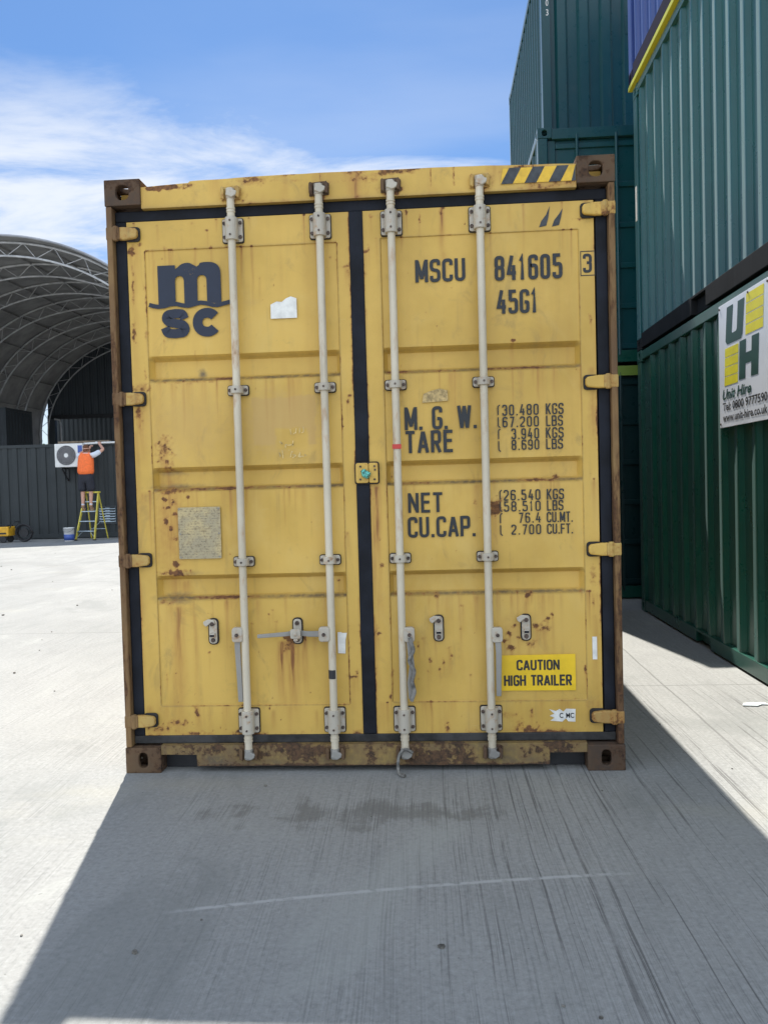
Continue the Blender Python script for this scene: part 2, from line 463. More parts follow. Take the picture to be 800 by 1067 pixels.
    h = t.math('SUBTRACT', t.math('ADD', t.math('MULTIPLY', broom, 0.6), t.math('MULTIPLY', mid, 0.3)), t.math('ADD', t.math('MULTIPLY', j, 1.2), t.math('MULTIPLY', tm, 0.5)))
    t.set(p.inputs['Normal'], t.bump(h, 0.25, 0.005))


concrete_mat()


# ------------------------------------------------------------------ mesh helpers
class MB:
    def __init__(self):
        self.v, self.f = [], []
        self.tf = None

    def _add(self, vs, fs):
        o = len(self.v)
        if self.tf is not None:
            vs = [tuple(self.tf @ Vector(q)) for q in vs]
        self.v.extend([tuple(q) for q in vs])
        self.f.extend([tuple(i + o for i in f) for f in fs])

    def box(self, x0, x1, y0, y1, z0, z1):
        vs = [(x0, y0, z0), (x1, y0, z0), (x1, y1, z0), (x0, y1, z0), (x0, y0, z1), (x1, y0, z1), (x1, y1, z1), (x0, y1, z1)]
        self._add(vs, [(0, 3, 2, 1), (4, 5, 6, 7), (0, 1, 5, 4), (1, 2, 6, 5), (2, 3, 7, 6), (3, 0, 4, 7)])
        return self

    def tube(self, pts, r, n=10, caps=True, r_end=None):
        pts = [Vector(q) for q in pts]
        rings, k = [], len(pts)
        prev = None
        for i, q in enumerate(pts):
            d = (pts[min(i + 1, k - 1)] - pts[max(i - 1, 0)]).normalized()
            if prev is None:
                a = Vector((0, 0, 1)) if abs(d.z) < 0.9 else Vector((1, 0, 0))
                e1 = d.cross(a).normalized()
            else:
                e1 = (prev - d * prev.dot(d)).normalized()
            prev = e1
            e2 = d.cross(e1)
            rr = r if r_end is None else r + (r_end - r) * i / (k - 1)
            if isinstance(r, (list, tuple)):
                rr = r[i]
            rings.append([tuple(q + rr * (math.cos(2 * math.pi * j / n) * e1 + math.sin(2 * math.pi * j / n) * e2)) for j in range(n)])
        vs = [q for rg in rings for q in rg]
        fs = [(i * n + j, i * n + (j + 1) % n, (i + 1) * n + (j + 1) % n, (i + 1) * n + j) for i in range(k - 1) for j in range(n)]
        if caps:
            fs.append(tuple(reversed(range(n))))
            fs.append(tuple((k - 1) * n + j for j in range(n)))
        self._add(vs, fs)
        return self

    def prism(self, poly, o, ex, ey, en):
        """polygon (2D) in the plane o+ex*a+ey*b, extruded by the vector en"""
        o, ex, ey, en = map(Vector, (o, ex, ey, en))
        n = len(poly)
        lo = [o + ex * a + ey * b for a, b in poly]
        vs = lo + [q + en for q in lo]
        fs = [tuple(reversed(range(n))), tuple(range(n, 2 * n))] + [(i, (i + 1) % n, n + (i + 1) % n, n + i) for i in range(n)]
        self._add(vs, fs)
        return self

    def holed(self, o, ex, ey, en, W, H, hw, hh, cx=None, cy=None, expo=4.0):
        """plate W x H with a rounded hole through it"""
        o, ex, ey, en = map(Vector, (o, ex, ey, en))
        cx = W / 2 if cx is None else cx
        cy = H / 2 if cy is None else cy
        ang = sorted(set([2 * math.pi * i / 28 for i in range(28)] +
                         [math.atan2(b - cy, a - cx) % (2 * math.pi) for a in (0, W) for b in (0, H)]))
        inn, outp = [], []
        for a in ang:
            c, s = math.cos(a), math.sin(a)
            rr = (abs(c / hw) ** expo + abs(s / hh) ** expo) ** (-1 / expo)
            inn.append((cx + rr * c, cy + rr * s))
            tx = ((W - cx) / c if c > 1e-9 else (-cx / c if c < -1e-9 else 1e9))
            ty = ((H - cy) / s if s > 1e-9 else (-cy / s if s < -1e-9 else 1e9))
            q = min(tx, ty)
            outp.append((cx + q * c, cy + q * s))
        n = len(ang)
        L = [o + ex * a + ey * b for a, b in outp] + [o + ex * a + ey * b for a, b in inn]
        vs = L + [q + en for q in L]
        fs = []
        for i in range(n):
            j = (i + 1) % n
            fs += [(i, n + i, n + j, j), (2 * n + i, 2 * n + j, 3 * n + j, 3 * n + i), (i, j, 2 * n + j, 2 * n + i), (n + i, 3 * n + i, 3 * n + j, n + j)]
        self._add(vs, fs)
        return self

    def disc_ring(self, c, ax, r0, r1, th, n=28):
        c, ax = Vector(c), Vector(ax).normalized()
        e1 = ax.cross(Vector((0, 0, 1)) if abs(ax.z) < .9 else Vector((1, 0, 0))).normalized()
        e2 = ax.cross(e1)
        vs, fs = [], []
        for k in range(n):
            d = math.cos(2 * math.pi * k / n) * e1 + math.sin(2 * math.pi * k / n) * e2
            vs += [c + d * r0, c + d * r1, c + d * r1 + ax * th, c + d * r0 + ax * th]
        for k in range(n):
            a, b = 4 * k, 4 * ((k + 1) % n)
            fs += [(a + i, a + (i + 1) % 4, b + (i + 1) % 4, b + i) for i in range(4)]
        self._add(vs, fs)
        return self

    def build(self, name, mat, parent=None, bevel=0.0, smooth=False, attrs=None, segs=2):
        me = bpy.data.meshes.new(name)
        me.from_pydata(self.v, [], self.f)
        me.update()
        bm = bmesh.new()
        bm.from_mesh(me)
        bmesh.ops.recalc_face_normals(bm, faces=bm.faces)
        bm.to_mesh(me)
        bm.free()
        o = link(name, me, mat, parent)
        if smooth:
            me.polygons.foreach_set('use_smooth', [True] * len(me.polygons))
        if bevel:
            b = o.modifiers.new('bevel', 'BEVEL')
            b.width = bevel
            b.segments = segs
            b.limit_method = 'ANGLE'
            b.angle_limit = R(35)
            b.harden_normals = False
        return o


def link(name, me, mat, parent=None):
    if isinstance(mat, str):
        mat = MATS[mat]
    me.materials.append(mat)
    o = bpy.data.objects.new(name, me)
    COL.objects.link(o)
    if parent is not None:
        o.parent = parent
    return o


def tag(o, label=None, cat=None, group=None, kind=None):
    if label:
        o['label'] = label
    if cat:
        o['category'] = cat
    if group:
        o['group'] = group
    if kind:
        o['kind'] = kind
    return o


def empty(name, loc=(0, 0, 0), rz=0.0):
    o = bpy.data.objects.new(name, None)
    o.location = loc
    o.rotation_euler = (0, 0, rz)
    o.empty_display_size = 0.1
    COL.objects.link(o)
    return o


def copy_tree(o, parent=None, loc=None):
    c = o.copy()
    COL.objects.link(c)
    if parent is not None:
        c.parent = parent
    if loc is not None:
        c.location = loc
    for ch in list(o.children):
        copy_tree(ch, c)
    return c


# ------------------------------------------------------------------ stroke lettering
def fillet(pts, r, closed=False, seg=5):
    pts = [Vector((a, b)) for a, b in pts]
    n, out = len(pts), []
    for i, q in enumerate(pts):
        if not closed and i in (0, n - 1):
            out.append(q)
            continue
        a, b = pts[(i - 1) % n], pts[(i + 1) % n]
        d1, d2 = (a - q), (b - q)
        l1, l2 = d1.length, d2.length
        d1, d2 = d1 / l1, d2 / l2
        ca = max(-1, min(1, d1.dot(d2)))
        if ca < -0.97:
            out.append(q)
            continue
        half = math.acos(ca) / 2
        t = min(r / math.tan(half), l1 * 0.499, l2 * 0.499)
        p0, p1 = q + d1 * t, q + d2 * t
        for k in range(seg + 1):
            s = k / seg
            out.append((1 - s) ** 2 * p0 + 2 * s * (1 - s) * q + s * s * p1)
    return out


def ribbon(pts, wid, closed=False):
    n = len(pts)
    L, Rr = [], []
    for i, q in enumerate(pts):
        a = pts[(i - 1) % n] if (closed or i > 0) else None
        b = pts[(i + 1) % n] if (closed or i < n - 1) else None
        d1 = (q - a).normalized() if a is not None and (q - a).length > 1e-9 else None
        d2 = (b - q).normalized() if b is not None and (b - q).length > 1e-9 else None
        if d1 is None:
            d1 = d2
        if d2 is None:
            d2 = d1
        n1, n2 = Vector((-d1.y, d1.x)), Vector((-d2.y, d2.x))
        m = (n1 + n2)
        m = m.normalized() if m.length > 1e-6 else n1
        k = 1 / max(0.45, m.dot(n1))
        L.append(q + m * wid / 2 * k)
        Rr.append(q - m * wid / 2 * k)
    vs = L + Rr
    fs = [(i, n + i, n + (i + 1) % n, (i + 1) % n) for i in range(n if closed else n - 1)]
    return vs, fs


# glyph: (width, [(points, filleted, closed)])   coordinates 0..1, y up
GLY = {
    '0': (1, [([(0, 0), (1, 0), (1, 1), (0, 1)], 1, 1)]),
    '1': (.55, [([(0.0, .80), (.42, 1.0), (.42, -0.07)], 0, 0)]),
    '2': (1, [([(0, .76), (0, 1), (1, 1), (1, .58), (0, .12), (0, 0)], 1, 0), ([(-.07, 0), (1.05, 0)], 0, 0)]),
    '3': (1, [([(0, .78), (0, 1), (1, 1), (1, .53), (.4, .53)], 1, 0), ([(.4, .53), (1, .53), (1, 0), (0, 0), (0, .22)], 1, 0)]),
    '4': (1.05, [([(.78, -.07), (.78, .62)], 0, 0), ([(.55, 1.07), (.02, .26), (1.12, .26)], 0, 0)]),
    '5': (1, [([(.96, 1), (.06, 1), (.06, .55)], 0, 0), ([(.03, .57), (1, .62), (1, 0), (0, 0), (0, .22)], 1, 0)]),
    '6': (1, [([(1, .80), (1, 1), (0, 1), (0, 0), (1, 0), (1, .58), (0.05, .58)], 1, 0)]),
    '7': (1, [([(0, 1), (1, 1), (.35, -.07)], 0, 0)]),
    '8': (1, [([(0, .53), (1, .53), (1, 1), (0, 1)], 1, 1), ([(0, 0), (1, 0), (1, .53), (0, .53)], 1, 1)]),
    '9': (1, [([(0, .20), (0, 0), (1, 0), (1, 1), (0, 1), (0, .42), (.95, .42)], 1, 0)]),
    'A': (1.15, [([(0, -.07), (.47, 1.03)], 0, 0), ([(.53, 1.03), (1, -.07)], 0, 0), ([(.2, .27), (.8, .27)], 0, 0)]),
    'B': (1, [([(0, 0), (1, 0), (1, .53), (0, .53)], .6, 0), ([(0, .53), (.95, .53), (.95, 1), (0, 1)], .6, 0), ([(0, -.07), (0, 1.07)], 0, 0)]),
    'C': (1, [([(1, .74), (1, 1), (0, 1), (0, 0), (1, 0), (1, .26)], 1, 0)]),
    'E': (.9, [([(1.15, 1), (0, 1), (0, 0), (1.15, 0)], 0, 0), ([(0, .53), (1.05, .53)], 0, 0)]),
    'F': (.9, [([(1.15, 1), (0, 1), (0, -.07)], 0, 0), ([(0, .53), (1.05, .53)], 0, 0)]),
    'G': (1, [([(1, .76), (1, 1), (0, 1), (0, 0), (1, 0), (1, .46), (.5, .46)], 1, 0)]),
    'H': (1, [([(0, -.07), (0, 1.07)], 0, 0), ([(1, -.07), (1, 1.07)], 0, 0), ([(0, .52), (1, .52)], 0, 0)]),
    'I': (.1, [([(.05, -.07), (.05, 1.07)], 0, 0)]),
    'K': (1, [([(0, -.07), (0, 1.07)], 0, 0), ([(.98, 1.07), (.03, .40)], 0, 0), ([(.34, .58), (1.0, -.07)], 0, 0)]),
    'L': (.85, [([(0, 1.07), (0, 0), (1.12, 0)], 0, 0)]),
    'M': (1.3, [([(0, -.07), (0, 1.07)], 0, 0), ([(1, -.07), (1, 1.07)], 0, 0), ([(.06, 1.0), (.5, .10)], 0, 0), ([(.94, 1.0), (.5, .10)], 0, 0)]),
    'N': (1.05, [([(0, -.07), (0, 1.07)], 0, 0), ([(1, -.07), (1, 1.07)], 0, 0), ([(.04, 1.0), (.96, 0.0)], 0, 0)]),
    'O': (1, [([(0, 0), (1, 0), (1, 1), (0, 1)], 1, 1)]),
    'P': (1, [([(0, .44), (1, .44), (1, 1), (0, 1)], .7, 0), ([(0, -.07), (0, 1.07)], 0, 0)]),
    'R': (1, [([(0, .46), (.95, .46), (.95, 1), (0, 1)], .7, 0), ([(0, -.07), (0, 1.07)], 0, 0), ([(.5, .46), (1, -.07)], 0, 0)]),
    'S': (1, [([(1, .76), (1, 1), (0, 1), (0, .54), (1, .50), (1, 0), (0, 0), (0, .24)], 1, 0)]),
    'T': (.95, [([(-.16, 1), (1.16, 1)], 0, 0), ([(.5, 1), (.5, -.07)], 0, 0)]),
    'U': (1, [([(0, 1.07), (0, 0), (1, 0), (1, 1.07)], 1, 0)]),
    'W': (1.5, [([(0, 1.07), (.25, -.05)], 0, 0), ([(.25, -.05), (.5, 1.05)], 0, 0), ([(.5, 1.05), (.75, -.05)], 0, 0), ([(.75, -.05), (1, 1.07)], 0, 0)]),
    '.': (.16, [([(.5, -.07), (.5, .09)], 0, 0)]),
    ' ': (.45, []),
}


def stroke_text(s, x0, x1, z0, z1, y, mat, parent, weight=0.145, gap=0.42, name='lettering', aspect=0.42):
    """painted letters in the plane y, caps fitted to x0..x1, z0..z1; every stroke sits a hair above the last"""
    H = z1 - z0
    sw = weight * H
    gw = aspect * H - sw
    total = sum(GLY[c][0] for c in s) * gw + (len(s) - 1) * (gap * gw + sw * .55) + sw
    k = (x1 - x0 - sw) / (total - sw)
    mb = MB()
    x = x0 + sw / 2
    lay = 0
    for c in s:
        wd_, strokes = GLY[c]
        W, HH = wd_ * gw * k, H - sw
        for pts, fl, cl in strokes:
            q = [(a * W, b * HH) for a, b in pts]
            if c == '.':
                q = [(W / 2, -sw / 2), (W / 2, sw * .55)]
            if fl:
                q = fillet(q, (0.48 if fl == 1 else 0.3) * min(gw * k, H * .45), bool(cl))
            else:
                q = [Vector(v) for v in q]
            vs_, fs_ = ribbon(q, sw, bool(cl))
            lay += 1
            yy = y - 0.00012 * (lay % 3)
            mb._add([(x + v.x, yy, z0 + sw / 2 + v.y) for v in vs_], fs_)
        x += W + (gap * gw + sw * .55) * k
    return mb.build(name, mat, parent)


def font_text(s, x0, x1, b, t_, frame, mat, parent, name='lettering', bold=0.0, shear=0.0):
    """built-in font, fitted to a rectangle of a plane; frame = (origin, ex, ey)"""
    cu = bpy.data.curves.new('tmp', 'FONT')
    cu.body = s
    cu.offset = bold
    cu.shear = shear
    cu.resolution_u = 3
    to = bpy.data.objects.new('tmp', cu)
    COL.objects.link(to)
    bpy.context.view_layer.update()
    me = bpy.data.meshes.new_from_object(to.evaluated_get(bpy.context.evaluated_depsgraph_get()))
    bpy.data.objects.remove(to)
    bpy.data.curves.remove(cu)
    co = np.array([v.co[:] for v in me.vertices])
    lo, hi = co.min(0), co.max(0)
    o, ex, ey = map(Vector, frame)
    for v, c in zip(me.vertices, co):
        a = x0 + (c[0] - lo[0]) / (hi[0] - lo[0]) * (x1 - x0)
        bb = b + (c[1] - lo[1]) / (hi[1] - lo[1]) * (t_ - b)
        v.co = o + ex * a + ey * bb
    me.name = name
    me.materials.clear()
    return link(name, me, mat, parent)


def sheet(poly, y, mat, parent, name, th=0.0012):
    mb = MB()
    mb.prism(poly, (0, y, 0), (1, 0, 0), (0, 0, 1), (0, -th, 0))
    return mb.build(name, mat, parent)


def rrect(x0, x1, z0, z1, r, seg=5):
    return [(v.x, v.y) for v in fillet([(x0, z0), (x1, z0), (x1, z1), (x0, z1)], r, True, seg)]


# ------------------------------------------------------------------ ground
MBg = MB()
MBg.v = [(-400, -60, 0), (400, -60, 0), (400, 500, 0), (-400, 500, 0)]
MBg.f = [(0, 1, 2, 3)]
tag(MBg.build('concrete_yard', 'brushed_concrete'), 'pale brushed concrete yard with slab joints and tine lines', 'ground', kind='structure')

# ------------------------------------------------------------------ the yellow container
BLOBS = [
(-0.984,1.597,0.0418,0.0744,0.55,'r'),(-0.973,1.507,0.0372,0.0232,0.50,'r'),(-0.954,1.487,0.0651,0.0139,0.60,'d'),(-0.923,1.411,0.1116,0.0139,0.70,'d'),(-0.958,1.393,0.0744,0.0186,0.50,'r'),
(-0.988,1.351,0.0186,0.0139,0.75,'r'),(-0.945,1.340,0.0139,0.0186,0.75,'r'),(-0.980,1.312,0.0186,0.0093,0.75,'r'),(-0.943,1.278,0.0186,0.0139,0.75,'r'),(-0.987,1.251,0.0139,0.0186,0.70,'r'),
(-0.964,1.212,0.0139,0.0186,0.70,'r'),(-0.942,1.155,0.0139,0.0139,0.70,'r'),(-0.947,1.031,0.0186,0.0186,0.70,'r'),(-0.948,0.988,0.0744,0.0186,0.75,'r'),(-0.915,0.982,0.0930,0.0139,0.50,'d'),
(-0.953,0.859,0.0837,0.0232,0.80,'d'),(-0.993,0.841,0.0465,0.0139,0.50,'r'),(-0.963,1.236,0.0744,0.2092,0.55,'s'),(-1.102,1.794,0.0232,0.0837,0.55,'r'),(-1.111,2.185,0.0116,0.0651,0.60,'r'),
(-1.108,2.396,0.0093,0.1023,0.50,'r'),(-1.166,1.026,0.0139,0.1395,0.50,'r'),(-1.161,0.882,0.0093,0.1395,0.45,'r'),(-1.074,1.902,0.0418,0.0186,0.50,'r'),(-1.060,0.206,0.0930,0.0186,0.55,'r'),
(-0.966,0.239,0.0651,0.0186,0.50,'r'),(-0.871,0.185,0.0372,0.0139,0.60,'r'),(-1.137,0.255,0.0279,0.0465,0.35,'r'),(-0.862,0.291,0.0139,0.0279,0.60,'r'),(-0.652,0.193,0.0232,0.0139,0.60,'r'),
(-0.363,0.658,0.0651,0.0232,0.75,'r'),(-0.398,0.620,0.0372,0.0465,0.50,'r'),(-0.272,0.675,0.0279,0.0093,0.60,'r'),(0.050,1.365,0.0279,0.0558,0.45,'s'),(0.045,0.670,0.0186,0.0279,0.65,'r'),
(0.030,0.481,0.0093,0.0279,0.50,'r'),(0.073,1.000,0.0139,0.0139,0.55,'r'),(0.067,1.140,0.0093,0.0186,0.45,'r'),(-0.046,2.420,0.0093,0.0232,0.55,'r'),(-0.059,2.453,0.0232,0.0093,0.50,'r'),
(-0.032,2.419,0.0186,0.0093,0.50,'r'),(-0.069,1.807,0.0093,0.0186,0.55,'r'),(-0.058,1.834,0.0139,0.0093,0.50,'r'),(-0.099,1.719,0.0093,0.0093,0.60,'r'),(-0.087,1.167,0.0186,0.0093,0.55,'r'),
(-0.102,1.144,0.0070,0.0139,0.50,'r'),(-0.060,0.482,0.0139,0.0093,0.50,'r'),(-0.080,0.459,0.0279,0.0093,0.50,'r'),(-0.028,0.292,0.0139,0.0232,0.45,'r'),(-0.141,0.933,0.0093,0.0139,0.50,'r'),
(0.637,1.280,0.0232,0.0465,0.80,'r'),(0.618,1.253,0.0186,0.0186,0.60,'r'),(0.661,1.316,0.0139,0.0139,0.60,'r'),(0.532,1.297,0.0093,0.0139,0.60,'r'),(0.933,1.410,0.0232,0.0139,0.65,'r'),
(0.910,1.402,0.0139,0.0093,0.60,'r'),(0.775,0.845,0.0232,0.0139,0.75,'r'),(0.340,0.844,0.0139,0.0139,0.65,'r'),(0.869,0.727,0.0186,0.0186,0.60,'r'),(0.822,0.695,0.0232,0.0139,0.65,'r'),
(0.854,0.681,0.0325,0.0139,0.60,'r'),(0.892,0.750,0.0093,0.0093,0.60,'r'),(0.683,0.660,0.0186,0.0186,0.60,'r'),(0.712,0.697,0.0139,0.0139,0.65,'r'),(0.664,0.623,0.0186,0.0093,0.60,'r'),
(0.691,0.585,0.0186,0.0186,0.70,'r'),(0.729,0.641,0.0139,0.0093,0.50,'r'),(0.637,0.684,0.0139,0.0186,0.45,'r'),(1.090,0.811,0.0093,0.0232,0.60,'r'),(1.047,0.477,0.0093,0.0232,0.70,'r'),
(0.783,0.602,0.0232,0.0186,0.50,'r'),(0.802,0.621,0.0186,0.0139,0.40,'r'),(0.844,0.643,0.0465,0.0372,0.30,'s'),(0.753,0.682,0.1162,0.0651,0.25,'s'),(0.245,0.611,0.0093,0.0139,0.60,'r'),
(0.269,0.643,0.0093,0.0093,0.60,'r'),(0.299,0.534,0.0093,0.0186,0.60,'r'),(0.288,0.478,0.0093,0.0139,0.55,'r'),(0.394,0.594,0.0139,0.0093,0.60,'r'),(0.402,0.556,0.0093,0.0093,0.60,'r'),
(0.364,0.524,0.0093,0.0186,0.55,'r'),(0.452,0.687,0.0093,0.0093,0.60,'r'),(0.464,0.795,0.0139,0.0093,0.55,'r'),(0.345,0.491,0.0093,0.0093,0.50,'r'),(0.326,0.656,0.0093,0.0093,0.60,'r'),
(0.114,0.471,0.0093,0.0372,0.50,'r'),(0.102,0.348,0.0093,0.0232,0.55,'r'),(0.493,0.461,0.0093,0.0139,0.50,'r'),(0.765,0.190,0.0651,0.0232,0.70,'r'),(0.719,0.214,0.0279,0.0279,0.50,'r'),
(0.785,0.269,0.0139,0.0372,0.50,'r'),(0.375,0.207,0.0139,0.0232,0.60,'r'),(0.603,0.205,0.0186,0.0139,0.60,'r'),(0.674,0.261,0.0744,0.0139,0.40,'r'),(0.410,2.701,0.0116,0.0279,0.70,'r'),
(0.240,2.695,0.0070,0.0186,0.65,'r'),(0.303,2.665,0.0070,0.0279,0.65,'r'),(0.226,2.700,0.0093,0.0093,0.50,'r'),(0.069,2.690,0.0093,0.0139,0.50,'r'),(0.041,2.522,0.0186,0.0093,0.60,'r'),
(0.055,2.535,0.0093,0.0186,0.60,'r'),(0.031,2.348,0.0093,0.0139,0.40,'r'),(0.032,2.233,0.0070,0.0186,0.50,'r'),(0.733,2.068,0.0186,0.0093,0.65,'r'),(0.348,2.073,0.0093,0.0046,0.50,'r'),
(1.101,2.153,0.0093,0.0232,0.60,'r'),(1.094,2.474,0.0093,0.0093,0.50,'r'),(1.066,2.629,0.0279,0.0093,0.40,'r'),(1.089,2.708,0.0186,0.0372,0.40,'r'),(1.107,1.712,0.0186,0.1162,0.50,'s'),
(1.128,1.666,0.0093,0.1395,0.55,'r'),(1.158,2.525,0.0093,0.1395,0.40,'r'),(1.125,0.746,0.0093,0.1395,0.40,'r'),(1.092,0.932,0.0139,0.0651,0.40,'r'),(-0.714,2.574,0.0093,0.0070,0.70,'r'),
(-0.947,2.585,0.0093,0.0093,0.70,'r'),(-1.052,2.347,0.0070,0.0930,0.30,'r'),(-1.049,2.169,0.0093,0.0279,0.50,'r'),(-0.964,2.133,0.0070,0.0186,0.50,'r'),(-0.976,2.693,0.0093,0.0070,0.60,'r'),
(-0.805,2.694,0.0139,0.0093,0.35,'r'),(-0.730,2.658,0.0093,0.0070,0.50,'r'),(-0.577,2.683,0.0093,0.0093,0.40,'r'),(-0.482,2.416,0.0093,0.0093,0.50,'r'),(-0.813,2.076,0.0093,0.0093,0.50,'r'),
(-0.873,2.386,0.0046,0.0139,0.40,'r'),(-0.788,1.967,0.0163,0.0232,0.90,'d'),(-1.061,1.996,0.0093,0.0465,0.40,'r'),(-0.832,1.926,0.1860,0.0093,0.40,'r'),(-0.617,1.923,0.0139,0.0139,0.60,'r'),
(-0.104,2.492,0.0093,0.0093,0.50,'r'),(-0.132,2.502,0.0093,0.0093,0.40,'r'),(-0.411,1.715,0.1674,0.1209,0.80,'t'),(-0.863,1.730,0.1860,0.1767,0.50,'t'),(-0.524,2.302,0.0372,0.0139,0.25,'t'),
(-0.872,1.362,0.0093,0.0093,0.60,'r'),(-0.576,0.728,0.0093,0.0093,0.50,'r'),(-0.456,0.736,0.0139,0.0093,0.50,'r'),(-0.489,0.774,0.0070,0.0070,0.50,'r'),(-0.469,0.793,0.0070,0.0070,0.50,'r'),
(-0.777,0.779,0.0070,0.0070,0.50,'r'),(-0.687,0.587,0.0093,0.0279,0.35,'r'),(-1.011,0.481,0.0070,0.0139,0.60,'r'),(-1.012,0.457,0.0070,0.0093,0.60,'r'),(-0.741,0.280,0.0093,0.0139,0.30,'r'),
(-0.793,0.588,0.0070,0.0070,0.50,'r'),(-0.292,0.951,0.0093,0.0070,0.40,'r'),(-0.381,1.151,0.0070,0.0070,0.40,'r'),(0.446,2.330,0.0070,0.0070,0.40,'r'),(0.855,2.268,0.0070,0.0070,0.30,'r'),
(0.989,2.171,0.0070,0.0070,0.35,'r'),(-1.111,2.574,0.0232,0.0232,0.60,'r'),(-1.081,2.605,0.0372,0.0093,0.50,'r'),]
STREAKS = [
(-0.431,0.640,0.320,0.0232,0.85,'s'),(-0.378,0.639,0.305,0.0279,0.95,'s'),(-0.316,0.657,0.390,0.0186,0.60,'s'),(-0.402,0.640,0.487,0.0558,0.55,'s'),(-0.355,0.620,0.295,0.0139,0.50,'s'),
(-0.945,0.821,0.205,0.0325,0.60,'s'),(-0.965,1.450,1.022,0.0279,0.55,'s'),(-0.906,0.944,0.849,0.0279,0.50,'s'),(-0.981,1.545,0.974,0.0186,0.50,'s'),(-0.859,0.781,0.291,0.0139,0.35,'s'),
(0.055,1.393,0.765,0.0232,0.75,'s'),(0.028,0.765,0.172,0.0186,0.50,'s'),(0.069,1.393,1.140,0.0139,0.60,'s'),(0.410,2.719,2.505,0.0116,0.75,'s'),(0.414,2.505,2.332,0.0139,0.35,'s'),
(0.731,2.816,2.590,0.0093,0.25,'s'),(0.774,0.836,0.705,0.0139,0.55,'s'),(0.892,0.750,0.470,0.0093,0.30,'s'),(1.176,1.824,1.527,0.0139,0.50,'s'),(-1.092,1.808,1.548,0.0232,0.50,'s'),
(-1.102,2.536,1.927,0.0139,0.35,'s'),(-1.121,1.691,1.073,0.0139,0.35,'s'),(-1.133,0.977,0.303,0.0139,0.45,'s'),(1.138,0.977,0.466,0.0139,0.40,'s'),(1.123,2.572,1.894,0.0139,0.30,'s'),
(1.097,0.746,0.304,0.0139,0.35,'s'),(0.636,1.243,1.057,0.0186,0.35,'s'),(-0.861,0.325,0.204,0.0139,0.60,'s'),(-0.480,0.297,0.201,0.0139,0.40,'s'),(-0.265,0.294,0.189,0.0093,0.40,'s'),
(0.456,0.851,0.476,0.0093,0.25,'s'),(0.218,0.289,0.185,0.0139,0.40,'s'),(-0.962,0.494,0.302,0.0186,0.40,'s'),(-0.599,0.919,0.776,0.0093,0.20,'s'),(-0.218,0.270,0.174,0.0372,0.30,'s'),
(0.142,0.266,0.171,0.0279,0.30,'s'),(-1.002,2.531,2.251,0.0093,0.30,'s'),(-0.788,1.953,1.915,0.0093,0.40,'s'),]


FRAME_Y, PANEL_Y, BAND_Y = 0.045, 0.050, 0.088
BANDS = [(2.058, 1.928), (1.510, 1.388), (0.975, 0.848)]
box_root = empty('shipping_container', (0, 0, 0))
tag(box_root, 'rusty yellow shipping container with closed double doors and white lock rods', 'shipping container')


def field(x, z, kinds):
    """stain strength over the door face from the list of real stains"""
    out = np.zeros_like(x)
    jag = (fbm(x * 70, z * 70, 5, 4) - 0.5)
    for bx, bz, rx, rz, k, t in BLOBS:
        if t not in kinds:
            continue
        m = (np.abs(x - bx) < rx * 3 + .02) & (np.abs(z - bz) < rz * 3 + .02)
        d = np.sqrt(((x[m] - bx) / rx) ** 2 + ((z[m] - bz) / rz) ** 2) + jag[m] * (2.0 if t == 'r' else .9)
        out[m] = np.maximum(out[m], k * .92 * np.clip(1.25 - d * .8, 0, 1))
    tails = [(bx + .001, bz, bz - .05 - 2.2 * rx - .05 * vnoise(np.array([bx * 31]), np.array([bz * 17]))[0], max(.003, rx * .55), k * .62, 's')
             for bx, bz, rx, rz, k, t in BLOBS if t == 'r' and k >= .5]
    for bx, z0, z1, wd_, k, t in STREAKS + tails:
        if t not in kinds:
            continue
        m = (np.abs(x - bx) < wd_ * 3) & (z < z0 + .01) & (z > z1 - .1)
        s = np.clip((z0 - z[m]) / max(z0 - z1, 1e-3), 0, 1.3)
        wob = (vnoise(z[m] * 9, x[m] * 0, int(bx * 100) % 97) - .5) * wd_ * .8
        d = np.abs(x[m] - bx - wob) / (wd_ * (0.75 + .5 * s))
        out[m] = np.maximum(out[m], k * np.exp(-d * d) * np.clip(1.25 - s, 0, 1) * np.clip((z0 + .008 - z[m]) / .016, 0, 1))
    return out


def set_attr(me, name, vals):
    a = me.attributes.new(name, 'FLOAT', 'POINT')
    a.data.foreach_set('value', np.asarray(vals, dtype=np.float32))


def refine(lo, hi, step, extra):
    base = list(np.linspace(lo, hi, int(round((hi - lo) / step)) + 1))
    for e in extra:
        base = [b for b in base if abs(b - e) > step * .35]
    return np.array(sorted(base + [e for e in extra if lo - 1e-6 <= e <= hi + 1e-6]))


